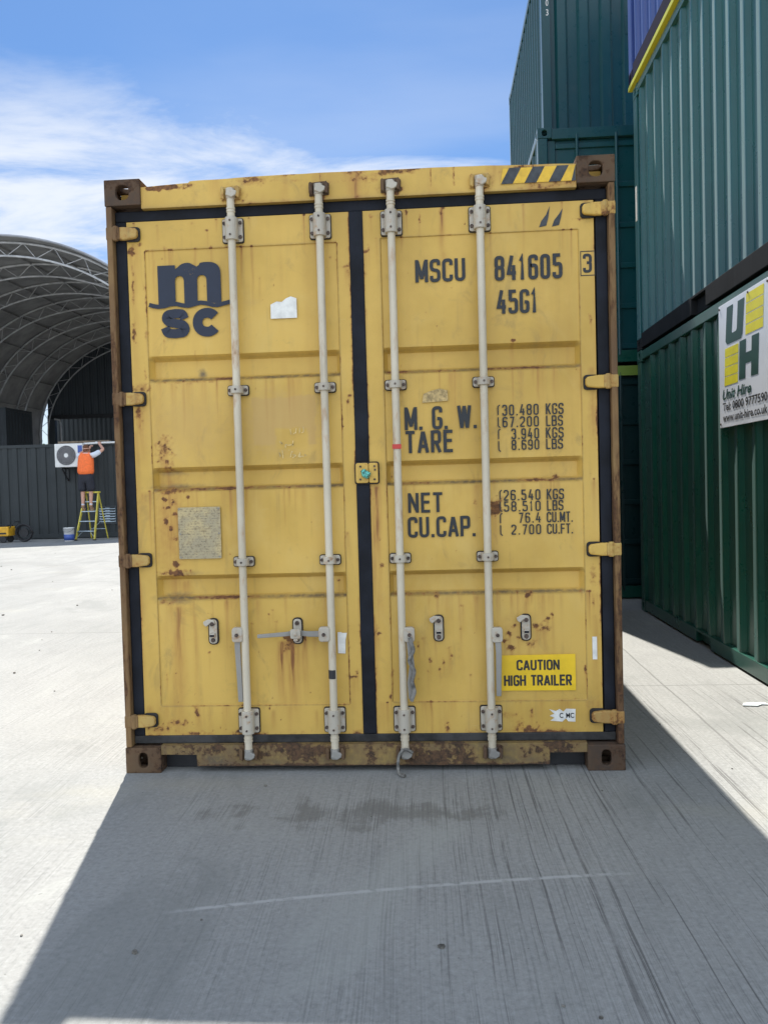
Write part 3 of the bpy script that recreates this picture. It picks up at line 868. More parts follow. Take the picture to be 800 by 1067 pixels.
def make_door(x0, x1, px0, px1, pz0, pz1, seed):
    zb, zt = 0.176, 2.714
    ex = [x0, px0, px0 + .004, px1 - .004, px1, px0 + .02, px1 - .02]
    ez = [pz0, pz0 + .004, pz1 - .004, pz1]
    for a, b in BANDS:
        ez += [a, a - .024, b + .026, b]
    xs, zs = refine(x0, x1, 0.0066, ex), refine(zb, zt, 0.0066, ez)
    X, Z = np.meshgrid(xs, zs)
    inx = np.clip(np.minimum(X - px0, px1 - X) / .004, 0, 1)
    inz = np.clip(np.minimum(Z - pz0, pz1 - Z) / .004, 0, 1)
    ins = np.minimum(inx, inz)
    Y = FRAME_Y + (PANEL_Y - FRAME_Y) * ins
    bandm = np.zeros_like(X)
    for a, b in BANDS:
        s = np.clip(np.minimum((a - Z) / .024, (Z - b) / .026), 0, 1)
        bandm = np.maximum(bandm, s * np.clip(np.minimum(X - px0, px1 - X) / .02, 0, 1))
    Y = Y + (BAND_Y - PANEL_Y) * bandm
    Y = Y + ins * ((fbm(X * 2.2 + seed, Z * 2.6, 11 + seed, 3) - .5) * .0045 + (fbm(X * 9, Z * 9 + seed, 21, 3) - .5) * .0026)
    ny, nx = X.shape
    vs_ = np.stack([X, Y, Z], -1).reshape(-1, 3)
    idx = np.arange(nx * ny).reshape(ny, nx)
    q = np.stack([idx[:-1, :-1], idx[:-1, 1:], idx[1:, 1:], idx[1:, :-1]], -1).reshape(-1, 4)
    me = bpy.data.meshes.new('door')
    # rim going back so the leaf has thickness
    loop = list(idx[0, :]) + list(idx[1:, -1]) + list(idx[-1, -2::-1]) + list(idx[-2:0:-1, 0])
    nv = len(vs_)
    back = vs_[loop].copy()
    back[:, 1] = 0.105
    allv = np.concatenate([vs_, back])
    m = len(loop)
    side = [(loop[i], nv + i, nv + (i + 1) % m, loop[(i + 1) % m]) for i in range(m)]
    me.from_pydata(allv.tolist(), [], q.tolist() + [tuple(int(k) for k in s) for s in side] + [tuple(range(nv, nv + m))])
    me.update()
    pad = lambda a: np.concatenate([a.reshape(-1), np.zeros(m)])
    # dirt lying on the lower ledge of every band, seams, edges
    dirt = field(X, Z, 'd')
    rust = field(X, Z, 'r')
    for a, b in BANDS:
        led = np.exp(-((Z - (b + .012)) / .009) ** 2) * inx
        dirt = np.maximum(dirt, led * (.80 + .7 * (fbm(X * 5, Z * 5, 31, 3) - .4)))
        rust = np.maximum(rust, led * np.clip(fbm(X * 6 + 3, Z * 2, 41 + seed, 4) - .46, 0, 1) * 2.2)
        topl = np.exp(-((Z - (a - .014)) / .008) ** 2) * inx
        dirt = np.maximum(dirt, topl * .30)
    seam = np.maximum(np.exp(-((Z - pz0) / .0035) ** 2), np.exp(-((Z - pz1) / .0035) ** 2)) * inx
    seam = np.maximum(seam, np.maximum(np.exp(-((X - px0) / .003) ** 2), np.exp(-((X - px1) / .003) ** 2)) * (Z > pz0) * (Z < pz1))
    rust = np.maximum(rust, seam * np.clip(fbm(X * 7, Z * 7, 51 + seed, 4) - .44, 0, 1) * 1.9)
    dirt = np.maximum(dirt, seam * .35)
    low = np.clip((0.40 - Z) / .25, 0, 1)
    edge = np.maximum(np.exp(-(X - x0) / .008), np.exp(-(x1 - X) / .008))
    rust = np.maximum(rust, edge * np.clip(fbm(X * 5, Z * 6, 61 + seed, 4) - .43, 0, 1) * 2.2)
    rust = np.maximum(rust, np.exp(-(Z - zb) / .018) * np.clip(fbm(X * 8, Z * 8, 71 + seed, 4) - .34, 0, 1) * 2.0)
    # loose specks of rust, thicker towards the foot of the doors
    rng = np.random.default_rng(5 + seed)
    for k in range(75):
        bx = rng.uniform(x0, x1)
        bz = zb + (zt - zb) * rng.uniform(0, 1) ** 1.7
        rr = rng.uniform(.0025, .0055)
        rz = rr * rng.uniform(.8, 2.0)
        mm = (np.abs(X - bx) < .03) & (np.abs(Z - bz) < .04)
        d = np.sqrt(((X[mm] - bx) / rr) ** 2 + ((Z[mm] - bz) / rz) ** 2)
        rust[mm] = np.maximum(rust[mm], rng.uniform(.25, .6) * np.clip(1.5 - d, 0, 1))
    stain = np.maximum(np.clip(field(X, Z, 's') * 1.25, 0, 1), np.clip(rust, 0, .5) * .3)
    vr = fbm(X * 16, Z * .5, 81 + seed, 3)
    stain = np.maximum(stain, np.clip(vr - .55, 0, 1) * 1.3 * (.35 + low))
    vr2 = fbm(X * 30, Z * 1.2, 181 + seed, 3)
    for a, bb in BANDS + [(pz0, pz0)]:
        run = np.clip((bb + .01 - Z) / .02, 0, 1) * np.exp(-(bb - Z).clip(0) / .10)
        stain = np.maximum(stain, run * np.clip(vr2 - .50, 0, 1) * 2.2)
    # runs of rust from seams, bands and the top edge
    starts = [zt - .004, pz1, BANDS[0][1] + .01, BANDS[1][1] + .01, BANDS[2][1] + .01, pz0]
    for k in range(34):
        bx, z0 = rng.uniform(x0 + .02, x1 - .02), starts[rng.integers(0, 6)]
        ln, wd_, kk = rng.uniform(.05, .34), rng.uniform(.003, .008), rng.uniform(.40, .95)
        mm = (np.abs(X - bx) < .03) & (Z < z0 + .004) & (Z > z0 - ln)
        s = (z0 - Z[mm]) / ln
        wob = (vnoise(Z[mm] * 12, Z[mm] * 0 + k, k) - .5) * wd_
        stain[mm] = np.maximum(stain[mm], kk * np.exp(-((X[mm] - bx - wob) / (wd_ * (1 - .4 * s))) ** 2) * (1 - s) ** .7)
        mm = np.hypot((X - bx) / .010, (Z - z0) / .006) < 2
        rust[mm] = np.maximum(rust[mm], kk * .9 * np.clip(1.3 - np.hypot((X[mm] - bx) / .010, (Z[mm] - z0) / .006), 0, 1))
    tanf = field(X, Z, 't')
    if seed == 1:            # faded repaint patch between the first and second rods
        e = .012 * (fbm(X * 25, Z * 25, 77, 3) - .5) * 2
        inn = np.minimum(np.minimum(X + .545, -.225 - X), np.minimum(Z - 1.60, 1.842 - Z)) + e
        hole = np.minimum(np.minimum(X + .43, -.262 - X), np.minimum(Z - 1.58, 1.69 - Z)) + e
        tanf = np.maximum(tanf, .75 * np.clip(inn / .006, 0, 1)) * (1 - np.clip(hole / .006, 0, 1))
    set_attr(me, 'rust', pad(rust))
    set_attr(me, 'stain', pad(np.clip(stain, 0, 1)))
    set_attr(me, 'dirt', pad(np.clip(dirt + low * .10 * fbm(X * 4, Z * 4, 91, 3), 0, 1)))
    set_attr(me, 'tan', pad(tanf))
    me.polygons.foreach_set('use_smooth', [True] * len(me.polygons))
    me.set_sharp_from_angle(angle=R(35))
    return link('door', me, 'yellow_paint', box_root)


door_l = make_door(-1.130, -0.037, -1.045, -0.098, 0.322, 2.573, 1)
door_r = make_door(0.030, 1.124, 0.111, 1.052, 0.330, 2.583, 2)
tag(door_l, 'left door leaf with the shipping line emblem and data plate')
tag(door_r, 'right door leaf painted with the container number and weights')
PF, FF = PANEL_Y - 0.0058, FRAME_Y - 0.0015       # decal planes on panel and leaf border


def casting(x, y, z, fx, fy, oval):
    """hollow corner block with holes in front, outer side and top/bottom; fx, fy give the outward directions"""
    W, D, H, T = 0.178, 0.162, 0.126, 0.026
    mb = MB()
    x0, x1 = (x, x + W) if fx < 0 else (x - W, x)
    y0, y1 = (y, y + D) if fy < 0 else (y - D, y)
    hw, hh, e = oval
    yf, d = (y0, T) if fy < 0 else (y1, -T)
    mb.holed((x0, yf, z), (1, 0, 0), (0, 0, 1), (0, d, 0), W, H, hw, hh, expo=e)
    xs_, dx = (x0, T) if fx < 0 else (x1, -T)
    ya, yb = (y0 + T, y1) if fy < 0 else (y0, y1 - T)
    mb.holed((xs_, ya, z + T), (0, 1, 0), (0, 0, 1), (dx, 0, 0), yb - ya, H - 2 * T, .034, .026)
    xa, xb = (x0 + T, x1) if fx < 0 else (x0, x1 - T)
    mb.holed((xa, ya, z + H - T), (1, 0, 0), (0, 1, 0), (0, 0, T), xb - xa, yb - ya, .052, .036)
    mb.holed((xa, ya, z), (1, 0, 0), (0, 1, 0), (0, 0, T), xb - xa, yb - ya, .052, .036)
    mb.box(x0 if fx < 0 else x0, x1, y1 - .004 if fy < 0 else y0, y1 if fy < 0 else y0 + .004, z + T + .001, z + H - T - .001) if False else None
    # strips that close the shell where the top, bottom and side plates stop short
    sx0, sx1 = (x0, x0 + T) if fx < 0 else (x1 - T, x1)
    mb.box(sx0, sx1, ya, yb, z + H - T, z + H)
    mb.box(sx0, sx1, ya, yb, z, z + T)
    # inner walls
    ix0, ix1 = (x1 - .012, x1) if fx < 0 else (x0, x0 + .012)
    mb.box(ix0, ix1, ya, yb, z + T, z + H - T)
    jy0, jy1 = (y1 - .012, y1) if fy < 0 else (y0, y0 + .012)
    mx0, mx1 = (x0 + T, x1 - .012) if fx < 0 else (x0 + .012, x1 - T)
    mb.box(mx0, mx1, jy0, jy1, z + T, z + H - T)
    return mb.build('corner_casting', 'rusty_steel', box_root, bevel=0.009)


L40 = 12.192
for fx in (-1, 1):
    for fy in (-1, 1):
        casting(1.219 * fx, 0.0 if fy < 0 else L40, 2.782, fx, fy, (.033, .036, 2.6))
        casting(1.219 * fx, 0.0 if fy < 0 else L40, 0.0, fx, fy, (.023, .038, 3.0))
for s in (-1, 1):
    mb = MB()
    a, b = sorted((s * 1.216, s * 1.186))
    mb.box(a, b, .003, .13, .127, 2.781)
    a, b = sorted((s * 1.1855, s * 1.133))
    mb.box(a, b, .068, .13, .127, 2.765)
    mb.build('corner_post', 'post_paint', box_root, bevel=.006)
    a, b = sorted((s * 1.1845, s * 1.1315))
    MB().box(a, b, .040, .067, .176, 2.714).build('gasket', 'gasket_rubber', box_root, bevel=.005)
    mb = MB()
    mb.box(*sorted((s * 1.216, s * 1.172)), .1625, L40 - .1625, 2.80, 2.87)
    mb.box(*sorted((s * 1.216, s * 1.172)), .1625, L40 - .1625, .05, .17)
    mb.build('side_rail', 'yellow_worn', box_root, bevel=.004)
# header with a slightly buckled top edge; sill with the two pockets beside the corner blocks
def front_grid(name, xs, lo, hi, y, depth, nz, mat, attrs, lift=None):
    X = np.repeat(xs[None, :], nz, 0)
    T = np.linspace(0, 1, nz)[:, None]
    Z = lo[None, :] * (1 - T) + hi[None, :] * T
    Yg = np.full_like(X, y) + ((fbm(X * 3, Z * 3, 17, 3) - .5) * .004 if lift is None else lift(X, Z))
    ny, nx = X.shape
    V = np.stack([X, Yg, Z], -1).reshape(-1, 3)
    idx = np.arange(nx * ny).reshape(ny, nx)
    q = np.stack([idx[:-1, :-1], idx[:-1, 1:], idx[1:, 1:], idx[1:, :-1]], -1).reshape(-1, 4)
    loop = [int(k) for k in list(idx[0, :]) + list(idx[1:, -1]) + list(idx[-1, -2::-1]) + list(idx[-2:0:-1, 0])]
    nv, m = len(V), len(loop)
    bk = V[loop].copy()
    bk[:, 1] = y + depth
    me = bpy.data.meshes.new(name)
    me.from_pydata(np.concatenate([V, bk]).tolist(), [], q.tolist() + [(loop[i], nv + i, nv + (i + 1) % m, loop[(i + 1) % m]) for i in range(m)])
    me.update()
    for k, f in attrs.items():
        set_attr(me, k, np.concatenate([np.clip(f(X, Z), 0, 1).reshape(-1), np.zeros(m)]))
    me.polygons.foreach_set('use_smooth', [True] * len(me.polygons))
    me.set_sharp_from_angle(angle=R(35))
    return link(name, me, mat, box_root)


xs = np.linspace(-1.0405, 1.0405, 320)
hi = 2.874 + .020 * np.maximum(0, 1 - (xs / 1.0405) ** 2) ** .8 + .009 * (fbm(xs * 4.0, xs * 0 + .3, 3, 3) - .5) - .007 * (xs < -.80)


def head_rust(X, Z):
    t = (Z - 2.7665) / .11
    r = np.clip(fbm(X * 6, Z * 20, 7, 4) - .48, 0, 1) * 1.9 * np.clip(.25 + np.abs(t - .5) * 1.6, 0, 1)
    r = np.maximum(r, .85 * np.clip(1.3 - np.hypot((X + .93) / .14, (Z - 2.862) / .016) + (fbm(X * 40, Z * 60, 8, 3) - .5), 0, 1))
    for cx in (-.600, -.174, .168, .588):
        r = np.maximum(r, .75 * np.clip(1.35 - np.hypot((X - cx - .01) / .05, (Z - 2.80) / .05) + (fbm(X * 50, Z * 50, 9, 3) - .5) * 1.4, 0, 1))
    for cx in (-.165, .36, .47):
        r = np.maximum(r, .5 * np.exp(-((X - cx) / .006) ** 2) * (t > .3))
    return r


header = front_grid('header', xs, np.full_like(xs, 2.7665), hi, .012, .09, 18, 'yellow_paint',
                    {'rust': head_rust, 'stain': lambda X, Z: np.clip(fbm(X * 9, Z * 2, 12, 3) - .52, 0, 1) * 2.2,
                     'dirt': lambda X, Z: np.exp(-(Z - 2.7665) / .008) * .4})
sheet([(.688, 2.797), (1.030, 2.797), (1.036, 2.868), (.700, 2.868)], .0085, 'hazard_yellow', header, 'hazard_tape', .001)
for x in (.690, .800, .912, 1.018):
    wq = .055 if x < 1 else .020
    poly = [(x, 2.796), (x + wq, 2.796), (x + min(wq + .040, 1.037 - x), 2.869), (x + (.040 if x < 1 else .019), 2.869)]
    sheet(poly, .0070, 'hazard_dark', header, 'hazard_stripe', .001)
MB().box(-1.1845, 1.1845, .042, .067, 2.7145, 2.7660).build('gasket', 'gasket_rubber', box_root, bevel=.005)
MB().box(-1.1845, 1.1845, .040, .067, .1355, .1755).build('gasket', 'dirty_rubber', box_root, bevel=.005)
for z0, z1 in ((.1757, 1.402), (1.508, 2.7143)):
    MB().box(-.0365, .0295, .036, .090, z0, z1).build('gasket', 'gasket_rubber', box_root, bevel=.006)
xs = np.array(sorted(list(np.linspace(-1.0405, 1.0405, 300)) + [-.8625, -.8615, .8615, .8625]))
slo = np.where(np.abs(xs) > .862, .089, .0315) + .006 * (fbm(xs * 6, xs * 0, 5, 3) - .5)


def sill_rust(X, Z):
    r = np.clip(fbm(X * 5, Z * 9, 27, 5) - .46, 0, 1) * 2.2
    r = np.maximum(r, np.exp(-(Z - .034) / .012) * (.2 + fbm(X * 9, Z * 3, 28, 4) * .8))
    r = np.maximum(r, np.exp(-(np.abs(np.abs(X) - .92) / .10) ** 2) * .55)
    return np.maximum(r, .6 * np.exp(-((np.abs(X - .0) / .03) ** 2)))


sill = front_grid('sill', xs, slo, np.full_like(xs, .1350), .008, .10, 20, 'sill_paint',
                  {'rust': sill_rust, 'dirt': lambda X, Z: .42 + 1.1 * np.clip(fbm(X * 4, Z * 7, 33, 4) - .40, 0, 1) + .3 * np.exp(-(Z - .034) / .02), 'stain': lambda X, Z: np.clip(fbm(X * 12, Z * 1.5, 36, 3) - .4, 0, 1) * 1.5})
for s in (-1, 1):
    MB().box(*sorted((s * .864, s * 1.039)), .085, .099, .004, .0865).build('sill_pocket_shade', 'black_steel', box_root)  # black plate stands in for the shade inside the sill pocket
# cargo floor, cross members, roof, sides, front end
mb = MB()
mb.box(-1.17, 1.17, .11, L40 - .1, .125, .165)
for i in range(24):
    y = .45 + i * .48
    mb.box(-1.17, 1.17, y, y + .05, .05, .1245)
mb.build('floor', 'black_steel', box_root)


def corrugated(axis, at, s0, s1, z0, z1, depth, pitch, crown, slope, out, first=None, soft=0.0):
    """upright sheet with trapezoid ribs; axis 'y' runs along y at x=at, 'x' runs along x at y=at; out=+-1 is the rib direction"""
    pr = []
    s = s0
    pr.append((s0, 0))
    s = s0 + (pitch - crown - 2 * slope) / 2 if first is None else first
    while s + crown + 2 * slope < s1 - .01:
        if soft:
            pr += [(s, 0), (s + slope, depth - .004), (s + slope + .012, depth), (s + slope + .030, depth),
                   (s + slope + .030 + soft, depth - soft * .18), (s + 2 * slope + .030 + soft, 0)]
        else:
            pr += [(s, 0), (s + slope, depth), (s + slope + crown, depth), (s + 2 * slope + crown, 0)]
        s += pitch
    pr.append((s1, 0))
    vs_, fs_ = [], []
    for s, d in pr:
        for z in (z0, z1):
            vs_.append((at + out * d, s, z) if axis == 'y' else (s, at + out * d, z))
    for i in range(len(pr) - 1):
        fs_.append((2 * i, 2 * i + 2, 2 * i + 3, 2 * i + 1))
    mb = MB()
    mb._add(vs_, fs_)
    return mb


for s in (-1, 1):
    o = corrugated('y', s * 1.176, .131, L40 - .131, .17, 2.80, .036, .278, .072, .068, s).build('side_wall', 'yellow_worn', box_root)
mb = MB()
mb.box(-1.172, 1.172, .104, L40 - .05, 2.842, 2.868)
mb.build('roof', 'yellow_worn', box_root)
corrugated('x', L40 - .05, -1.17, 1.17, .165, 2.80, .036, .25, .09, .04, 1).build('end_wall', 'yellow_worn', box_root)

# hinges: rusty blade from the post, rounded yellow tongue on the leaf
def hinge(s, z, door, rusty):
    mb = MB()
    # dark sealant rim, blade, knuckle
    pts = rrect(1.060, 1.133, z - .036, z + .036, .020)
    mb.prism([(s * a, b) for a, b in pts], (0, FRAME_Y - .0005, 0), (1, 0, 0), (0, 0, 1), (0, -.012, 0))
    rim = mb.build('hinge', 'dark_pad', door, bevel=.004)
    mb = MB()
    pts = [(1.182, -.031), (1.128, -.031), (1.075, -.024), (1.067, -.012), (1.067, .012), (1.075, .024), (1.128, .031), (1.182, .031)]
    mb.prism([(s * a, z + b) for a, b in pts], (0, FRAME_Y - .0125, 0), (1, 0, 0), (0, 0, 1), (0, -.026, 0))
    mb.build('hinge', 'yellow_worn' if rusty < .4 else 'yellow_rusty', door, bevel=.007)
    mb = MB()
    mb.tube([(s * 1.172, .010, z - .036), (s * 1.172, .010, z + .036)], .014, 12)
    a, b = sorted((s * 1.219, s * 1.150))
    mb.box(a, b, .0015, .030, z - .031, z + .031)
    mb.build('hinge_knuckle', 'yellow_rusty' if s > 0 else 'post_paint', box_root, bevel=.006)


for z, r in ((2.652, .8), (1.850, .5), (1.055, .5), (.255, .5)):
    hinge(-1, z, door_l, r)
for z, r in ((2.664, .1), (1.856, .1), (1.061, .1), (.256, .5)):
    hinge(1, z, door_r, r)

# customs latch plate over the centre gasket with a teal bolt seal
mb = MB()
mb.prism(rrect(-.042, .078, 1.401, 1.510, .014), (0, .0345, 0), (1, 0, 0), (0, 0, 1), (0, -.004, 0))
latch = mb.build('latch_plate', 'dark_pad', box_root)
mb = MB()
mb.prism(rrect(-.036, .026, 1.407, 1.504, .012), (0, .0300, 0), (1, 0, 0), (0, 0, 1), (0, -.012, 0))
mb.prism(rrect(.028, .072, 1.407, 1.504, .008), (0, .0300, 0), (1, 0, 0), (0, 0, 1), (0, -.014, 0))
mb.build('latch_cover', 'yellow_worn', latch, bevel=.004)
for x, z in ((-.012, 1.487), (.056, 1.487), (.058, 1.470), (-.014, 1.425), (.055, 1.424)):
    MB().tube([(x, .018, z), (x, .011, z)], .005, 8).build('rivet', 'bolt_steel', latch)
mb = MB()
mb.tube([(.006, .017, 1.452), (.014, .006, 1.450), (.03, .002, 1.440)], .018, 10)
mb.tube([(.000, .012, 1.470), (.014, .004, 1.438)], .014, 8)
mb.build('bolt_seal', 'seal_teal', box_root, bevel=.003)

# ------------------------------------------------------------------ lock rods
def bracket(x, z, h, w_, rod, long=False):
    mb = MB()
    mb.prism(rrect(x - w_ / 2 - .004, x + w_ / 2 + .004, z - h / 2 - .004, z + h / 2 + .004, .013), (0, FRAME_Y - .0015, 0), (1, 0, 0), (0, 0, 1), (0, -.007, 0))
    mb.build('bracket_pad', 'dark_pad', rod)
    mb = MB()
    mb.prism(rrect(x - w_ / 2, x + w_ / 2, z - h / 2, z + h / 2, .011), (0, FRAME_Y - .009, 0), (1, 0, 0), (0, 0, 1), (0, -.010, 0))
    yb = FRAME_Y - .0195
    hz = h / 2 - (.004 if not long else .002)
    # saddle over the rod
    prof = [(-.030, yb), (-.030, .006)] + [(-.030 * math.cos(a), .004 - .031 * math.sin(a)) for a in np.linspace(.1, math.pi - .1, 9)] + [(.030, .006), (.030, yb)]
    mb.prism([(x + a, b) for a, b in prof], (0, 0, z - hz), (1, 0, 0), (0, 1, 0), (0, 0, 2 * hz))
    mb.build('bracket', 'bracket_white', rod, bevel=.003)
    for zz in ((-h * .30, h * .30) if long else (0,)):
        for sx in (-1, 1):
            MB().tube([(x + sx * (w_ / 2 - .010), yb + .001, z + zz), (x + sx * (w_ / 2 - .010), yb - .008, z + zz)], .0085, 8).build('bolt', 'bolt_steel', rod)
        MB().tube([(x, -.026, z + zz), (x, -.031, z + zz)], .005, 8).build('bolt', 'bolt_steel', rod)


def rod_at(x, dx):
    mb = MB()
    mb.tube([(x + dx * .0, .003, .118), (x, .003, 2.815)], .0188, 16)
    # worn collar rings near both ends
    for z in (.158, .172, 2.742, 2.728):
        mb.tube([(x, .003, z - .004), (x, .003, z + .004)], .0215, 16)
    rod = mb.build('lock_rod', 'rod_white', box_root, smooth=True)
    rod.data.set_sharp_from_angle(angle=R(40))
    bracket(x, 2.646, .112, .098, rod, True)
    bracket(x, .250, .118, .100, rod, True)
    bracket(x, 1.875, .044, .098, rod)
    bracket(x, 1.038, .044, .098, rod)
    # cam heads and keepers on header and sill
    for z, s in ((2.812, 1), (.092, -1)):
        mb = MB()
        mb.tube([(x, .003, z - .026), (x, .003, z + .026)], .0225, 12)
        mb.prism([(-.024, -.012), (.006, -.024), (.026, -.012), (.030, .006), (.014, .012), (.008, .024), (-.016, .022)], (x + .006, -.026, z), (1, 0, 0), (0, 0, 1), (0, .020, 0))
        mb.build('cam_head', 'bracket_white' if s > 0 else 'galvanised', rod, bevel=.004)
        mb = MB()
        mb.prism([(-.044, -.022), (-.028, -.030), (-.027, .024), (-.036, .034), (-.044, .026)], (x, -.018, z), (1, 0, 0), (0, 0, 1), (0, .0255, 0))
        mb.prism([(.030, -.018), (.046, -.026), (.050, .018), (.040, .034), (.030, .026)], (x, -.022, z), (1, 0, 0), (0, 0, 1), (0, .0295, 0))
        mb.prism([(-.046, -.030), (.050, -.026), (.052, .030), (.030, .040), (-.040, .036)], (x, .0035, z), (1, 0, 0), (0, 0, 1), (0, .0075, 0))
        mb.build('cam_keeper', 'rusty_steel' if (s > 0 and x in (-.174, .168)) else 'rusty_steel' if s < 0 else 'yellow_rusty', rod, bevel=.004)
    return rod


RX = (-.600, -.174, .168, .588)
rods = [rod_at(x, 0) for x in RX]
tag(rods[2], 'lock rod with a small red tape mark and a grey strap wound round its handle')


def hub(x, z, s, rod):
    mb = MB()
    mb.prism(rrect(x + s * .034 - .027, x + s * .034 + .027, z - .036, z + .036, .016), (0, -.020, 0), (1, 0, 0), (0, 0, 1), (0, .034, 0))
    h = mb.build('handle_hub', 'bracket_white', rod, bevel=.005)
    MB().tube([(x + s * .036, -.019, z), (x + s * .036, -.030, z)], .009, 10).build('handle_hub', 'bolt_steel', rod, bevel=.002)


def lever(pts, w0, w1, rod, mat='galvanised'):
    """flat bar along a path in the x-z plane"""
    P = [Vector(q) for q in pts]
    vs_, fs_ = [], []
    k = len(P)
    for i, q in enumerate(P):
        d = (P[min(i + 1, k - 1)] - P[max(i - 1, 0)]).normalized()
        nrm = Vector((d.z, 0, -d.x)).normalized()
        ww = w0 + (w1 - w0) * i / (k - 1)
        for sgn, dy in ((-1, 0), (1, 0), (1, .012), (-1, .012)):
            vs_.append(tuple(q + nrm * sgn * ww / 2 + Vector((0, dy, 0))))
    for i in range(k - 1):
        for j in range(4):
            fs_.append((4 * i + j, 4 * i + (j + 1) % 4, 4 * i + 4 + (j + 1) % 4, 4 * i + 4 + j))
    fs_ += [(3, 2, 1, 0), (4 * k - 4, 4 * k - 3, 4 * k - 2, 4 * k - 1)]
    mb = MB()
    mb._add(vs_, fs_)
    return mb.build('handle', mat, rod, bevel=.003)


hub(RX[0], .684, -1, rods[0])
lever([(-.634, -.012, .69), (-.637, -.010, .62), (-.634, -.006, .5), (-.632, .002, .35)], .030, .024, rods[0])
hub(RX[1], .680, -1, rods[1])
lever([(-.205, -.014, .682), (-.28, -.020, .684), (-.345, -.008, .688), (-.40, -.018, .684), (-.535, -.022, .676)], .030, .018, rods[1])
mb = MB()
mb.prism(rrect(-.371, -.321, .664, .710, .010), (0, -.022, 0), (1, 0, 0), (0, 0, 1), (0, -.010, 0))
mb.box(-.356, -.336, -.031, .032, .652, .6635)
mb.tube([(-.346, -.033, .687), (-.346, -.042, .687)], .009, 10)
mb.build('handle_lock', 'bracket_white', rods[1], bevel=.003)
hub(RX[2], .672, 1, rods[2])
lever([(.200, -.014, .68), (.205, -.018, .60), (.212, -.022, .52), (.200, -.020, .44), (.203, -.016, .36)], .028, .022, rods[2])
hub(RX[3], .664, 1, rods[3])
lever([(.624, -.012, .67), (.629, -.014, .58), (.627, -.010, .48), (.625, -.002, .365)], .030, .024, rods[3])
MB().box(.1465, .1895, -.0195, -.0150, 1.566, 1.588).build('tape_mark', 'red_mark', rods[2])
# chipped paint on the second rod
mb = MB()
mb.tube([(-.174, .003, .462), (-.174, .003, .505)], .0212, 16)
mb.v = [q for q in mb.v]
mb.f = [f for f in mb.f if len(f) == 4 and all(mb.v[i][1] < .0 for i in f)][0:5]
mb.build('bare_patch', 'hose_black', rods[1])


def catch(x, z, door, tilt, hook=True):
    mb = MB()
    mb.prism(rrect(x - .026, x + .026, z - .066, z + .066, .024), (0, PANEL_Y - .002, 0), (1, 0, 0), (0, 0, 1), (0, -.006, 0))
    c = mb.build('handle_catch', 'dark_pad', door)
    mb = MB()
    mb.prism(rrect(x - .020, x + .020, z - .060, z + .060, .019), (0, PANEL_Y - .0085, 0), (1, 0, 0), (0, 0, 1), (0, -.010, 0))
    mb.box(x - .012, x + .014, PANEL_Y - .040, PANEL_Y - .0185, z - .028, z - .006)
    if hook:
        mb.prism([(-.046, .050), (-.022, .064), (.010, .060), (.014, .040), (-.014, .040), (-.030, .026), (-.042, .036)], (x, PANEL_Y - .019, z), (1, 0, 0), (0, 0, 1), (0, -.014, 0))
    mb.build('handle_catch', 'bracket_white', door, bevel=.004)
    for dz in (-.042, .040):
        MB().tube([(x, PANEL_Y - .018, z + dz), (x, PANEL_Y - (.036 if dz > 0 and hook else .025), z + dz)], .011, 10).build('bolt', 'bolt_steel', door)
    MB().box(x - .011, x + .011, PANEL_Y - .0415, PANEL_Y - .0402, z - .022, z - .012).build('handle_catch', 'gasket_rubber', door)


catch(-.766, .694, door_l, 0)
catch(-.346, .690, door_l, 0, False)
catch(.345, .692, door_r, 0)
catch(.765, .689, door_r, 0)

# ------------------------------------------------------------------ paint and stickers on the doors
Y = PF
stroke_text('MSCU', .276, .515, 2.361, 2.471, Y, 'letter_dark', door_r, .145)
stroke_text('841605', .654, .974, 2.354, 2.472, Y, 'letter_dark', door_r, .14, gap=.60)
stroke_text('3', 1.070, 1.112, 2.374, 2.464, FF, 'letter_dark', door_r, .15)
mb = MB()
for q in (((1.058, 2.360), (1.127, 2.364)), ((1.058, 2.473), (1.127, 2.477)), ((1.058, 2.364), (1.0615, 2.473)), ((1.1235, 2.364), (1.127, 2.473))):
    (a, b), (c_, d_) = q
    mb._add([(a, FF, b), (c_, FF, b), (c_, FF, d_), (a, FF, d_)], [(0, 1, 2, 3)])
mb.build('lettering', 'letter_dark', door_r)
stroke_text('45G1', .660, .856, 2.196, 2.310, Y, 'letter_dark', door_r, .14, gap=.5)
stroke_text('M. G. W.', .206, .555, 1.656, 1.768, Y, 'letter_dark', door_r, .14, gap=.35)
stroke_text('TARE', .206, .438, 1.544, 1.653, Y, 'letter_dark', door_r, .145)
stroke_text('NET', .212, .380, 1.255, 1.353, Y, 'letter_dark', door_r, .145)
stroke_text('CU.CAP.', .208, .537, 1.135, 1.236, Y, 'letter_dark', door_r, .145, gap=.38)
rows = [('30.480', .675, 'KGS', .882, .966, 1.711, 1.764), ('67.200', .675, 'LBS', .882, .962, 1.655, 1.706),
        ('3.940', .716, 'KGS', .880, .964, 1.597, 1.649), ('8.690', .716, 'LBS', .880, .960, 1.545, 1.595),
        ('26.540', .673, 'KGS', .878, .960, 1.303, 1.355), ('58.510', .673, 'LBS', .878, .956, 1.250, 1.300),
        ('76.4', .741, 'CU.MT.', .876, 1.000, 1.194, 1.244), ('2.700', .706, 'CU.FT.', .876, 1.000, 1.138, 1.187)]
for a, x0, b, x2, x3, z0, z1 in rows:
    stroke_text(a, x0, .848, z0, z1, Y, 'letter_dark', door_r, .13, gap=.62)
    stroke_text(b, x2, x3, z0, z1, Y, 'letter_dark', door_r, .13, gap=.42)
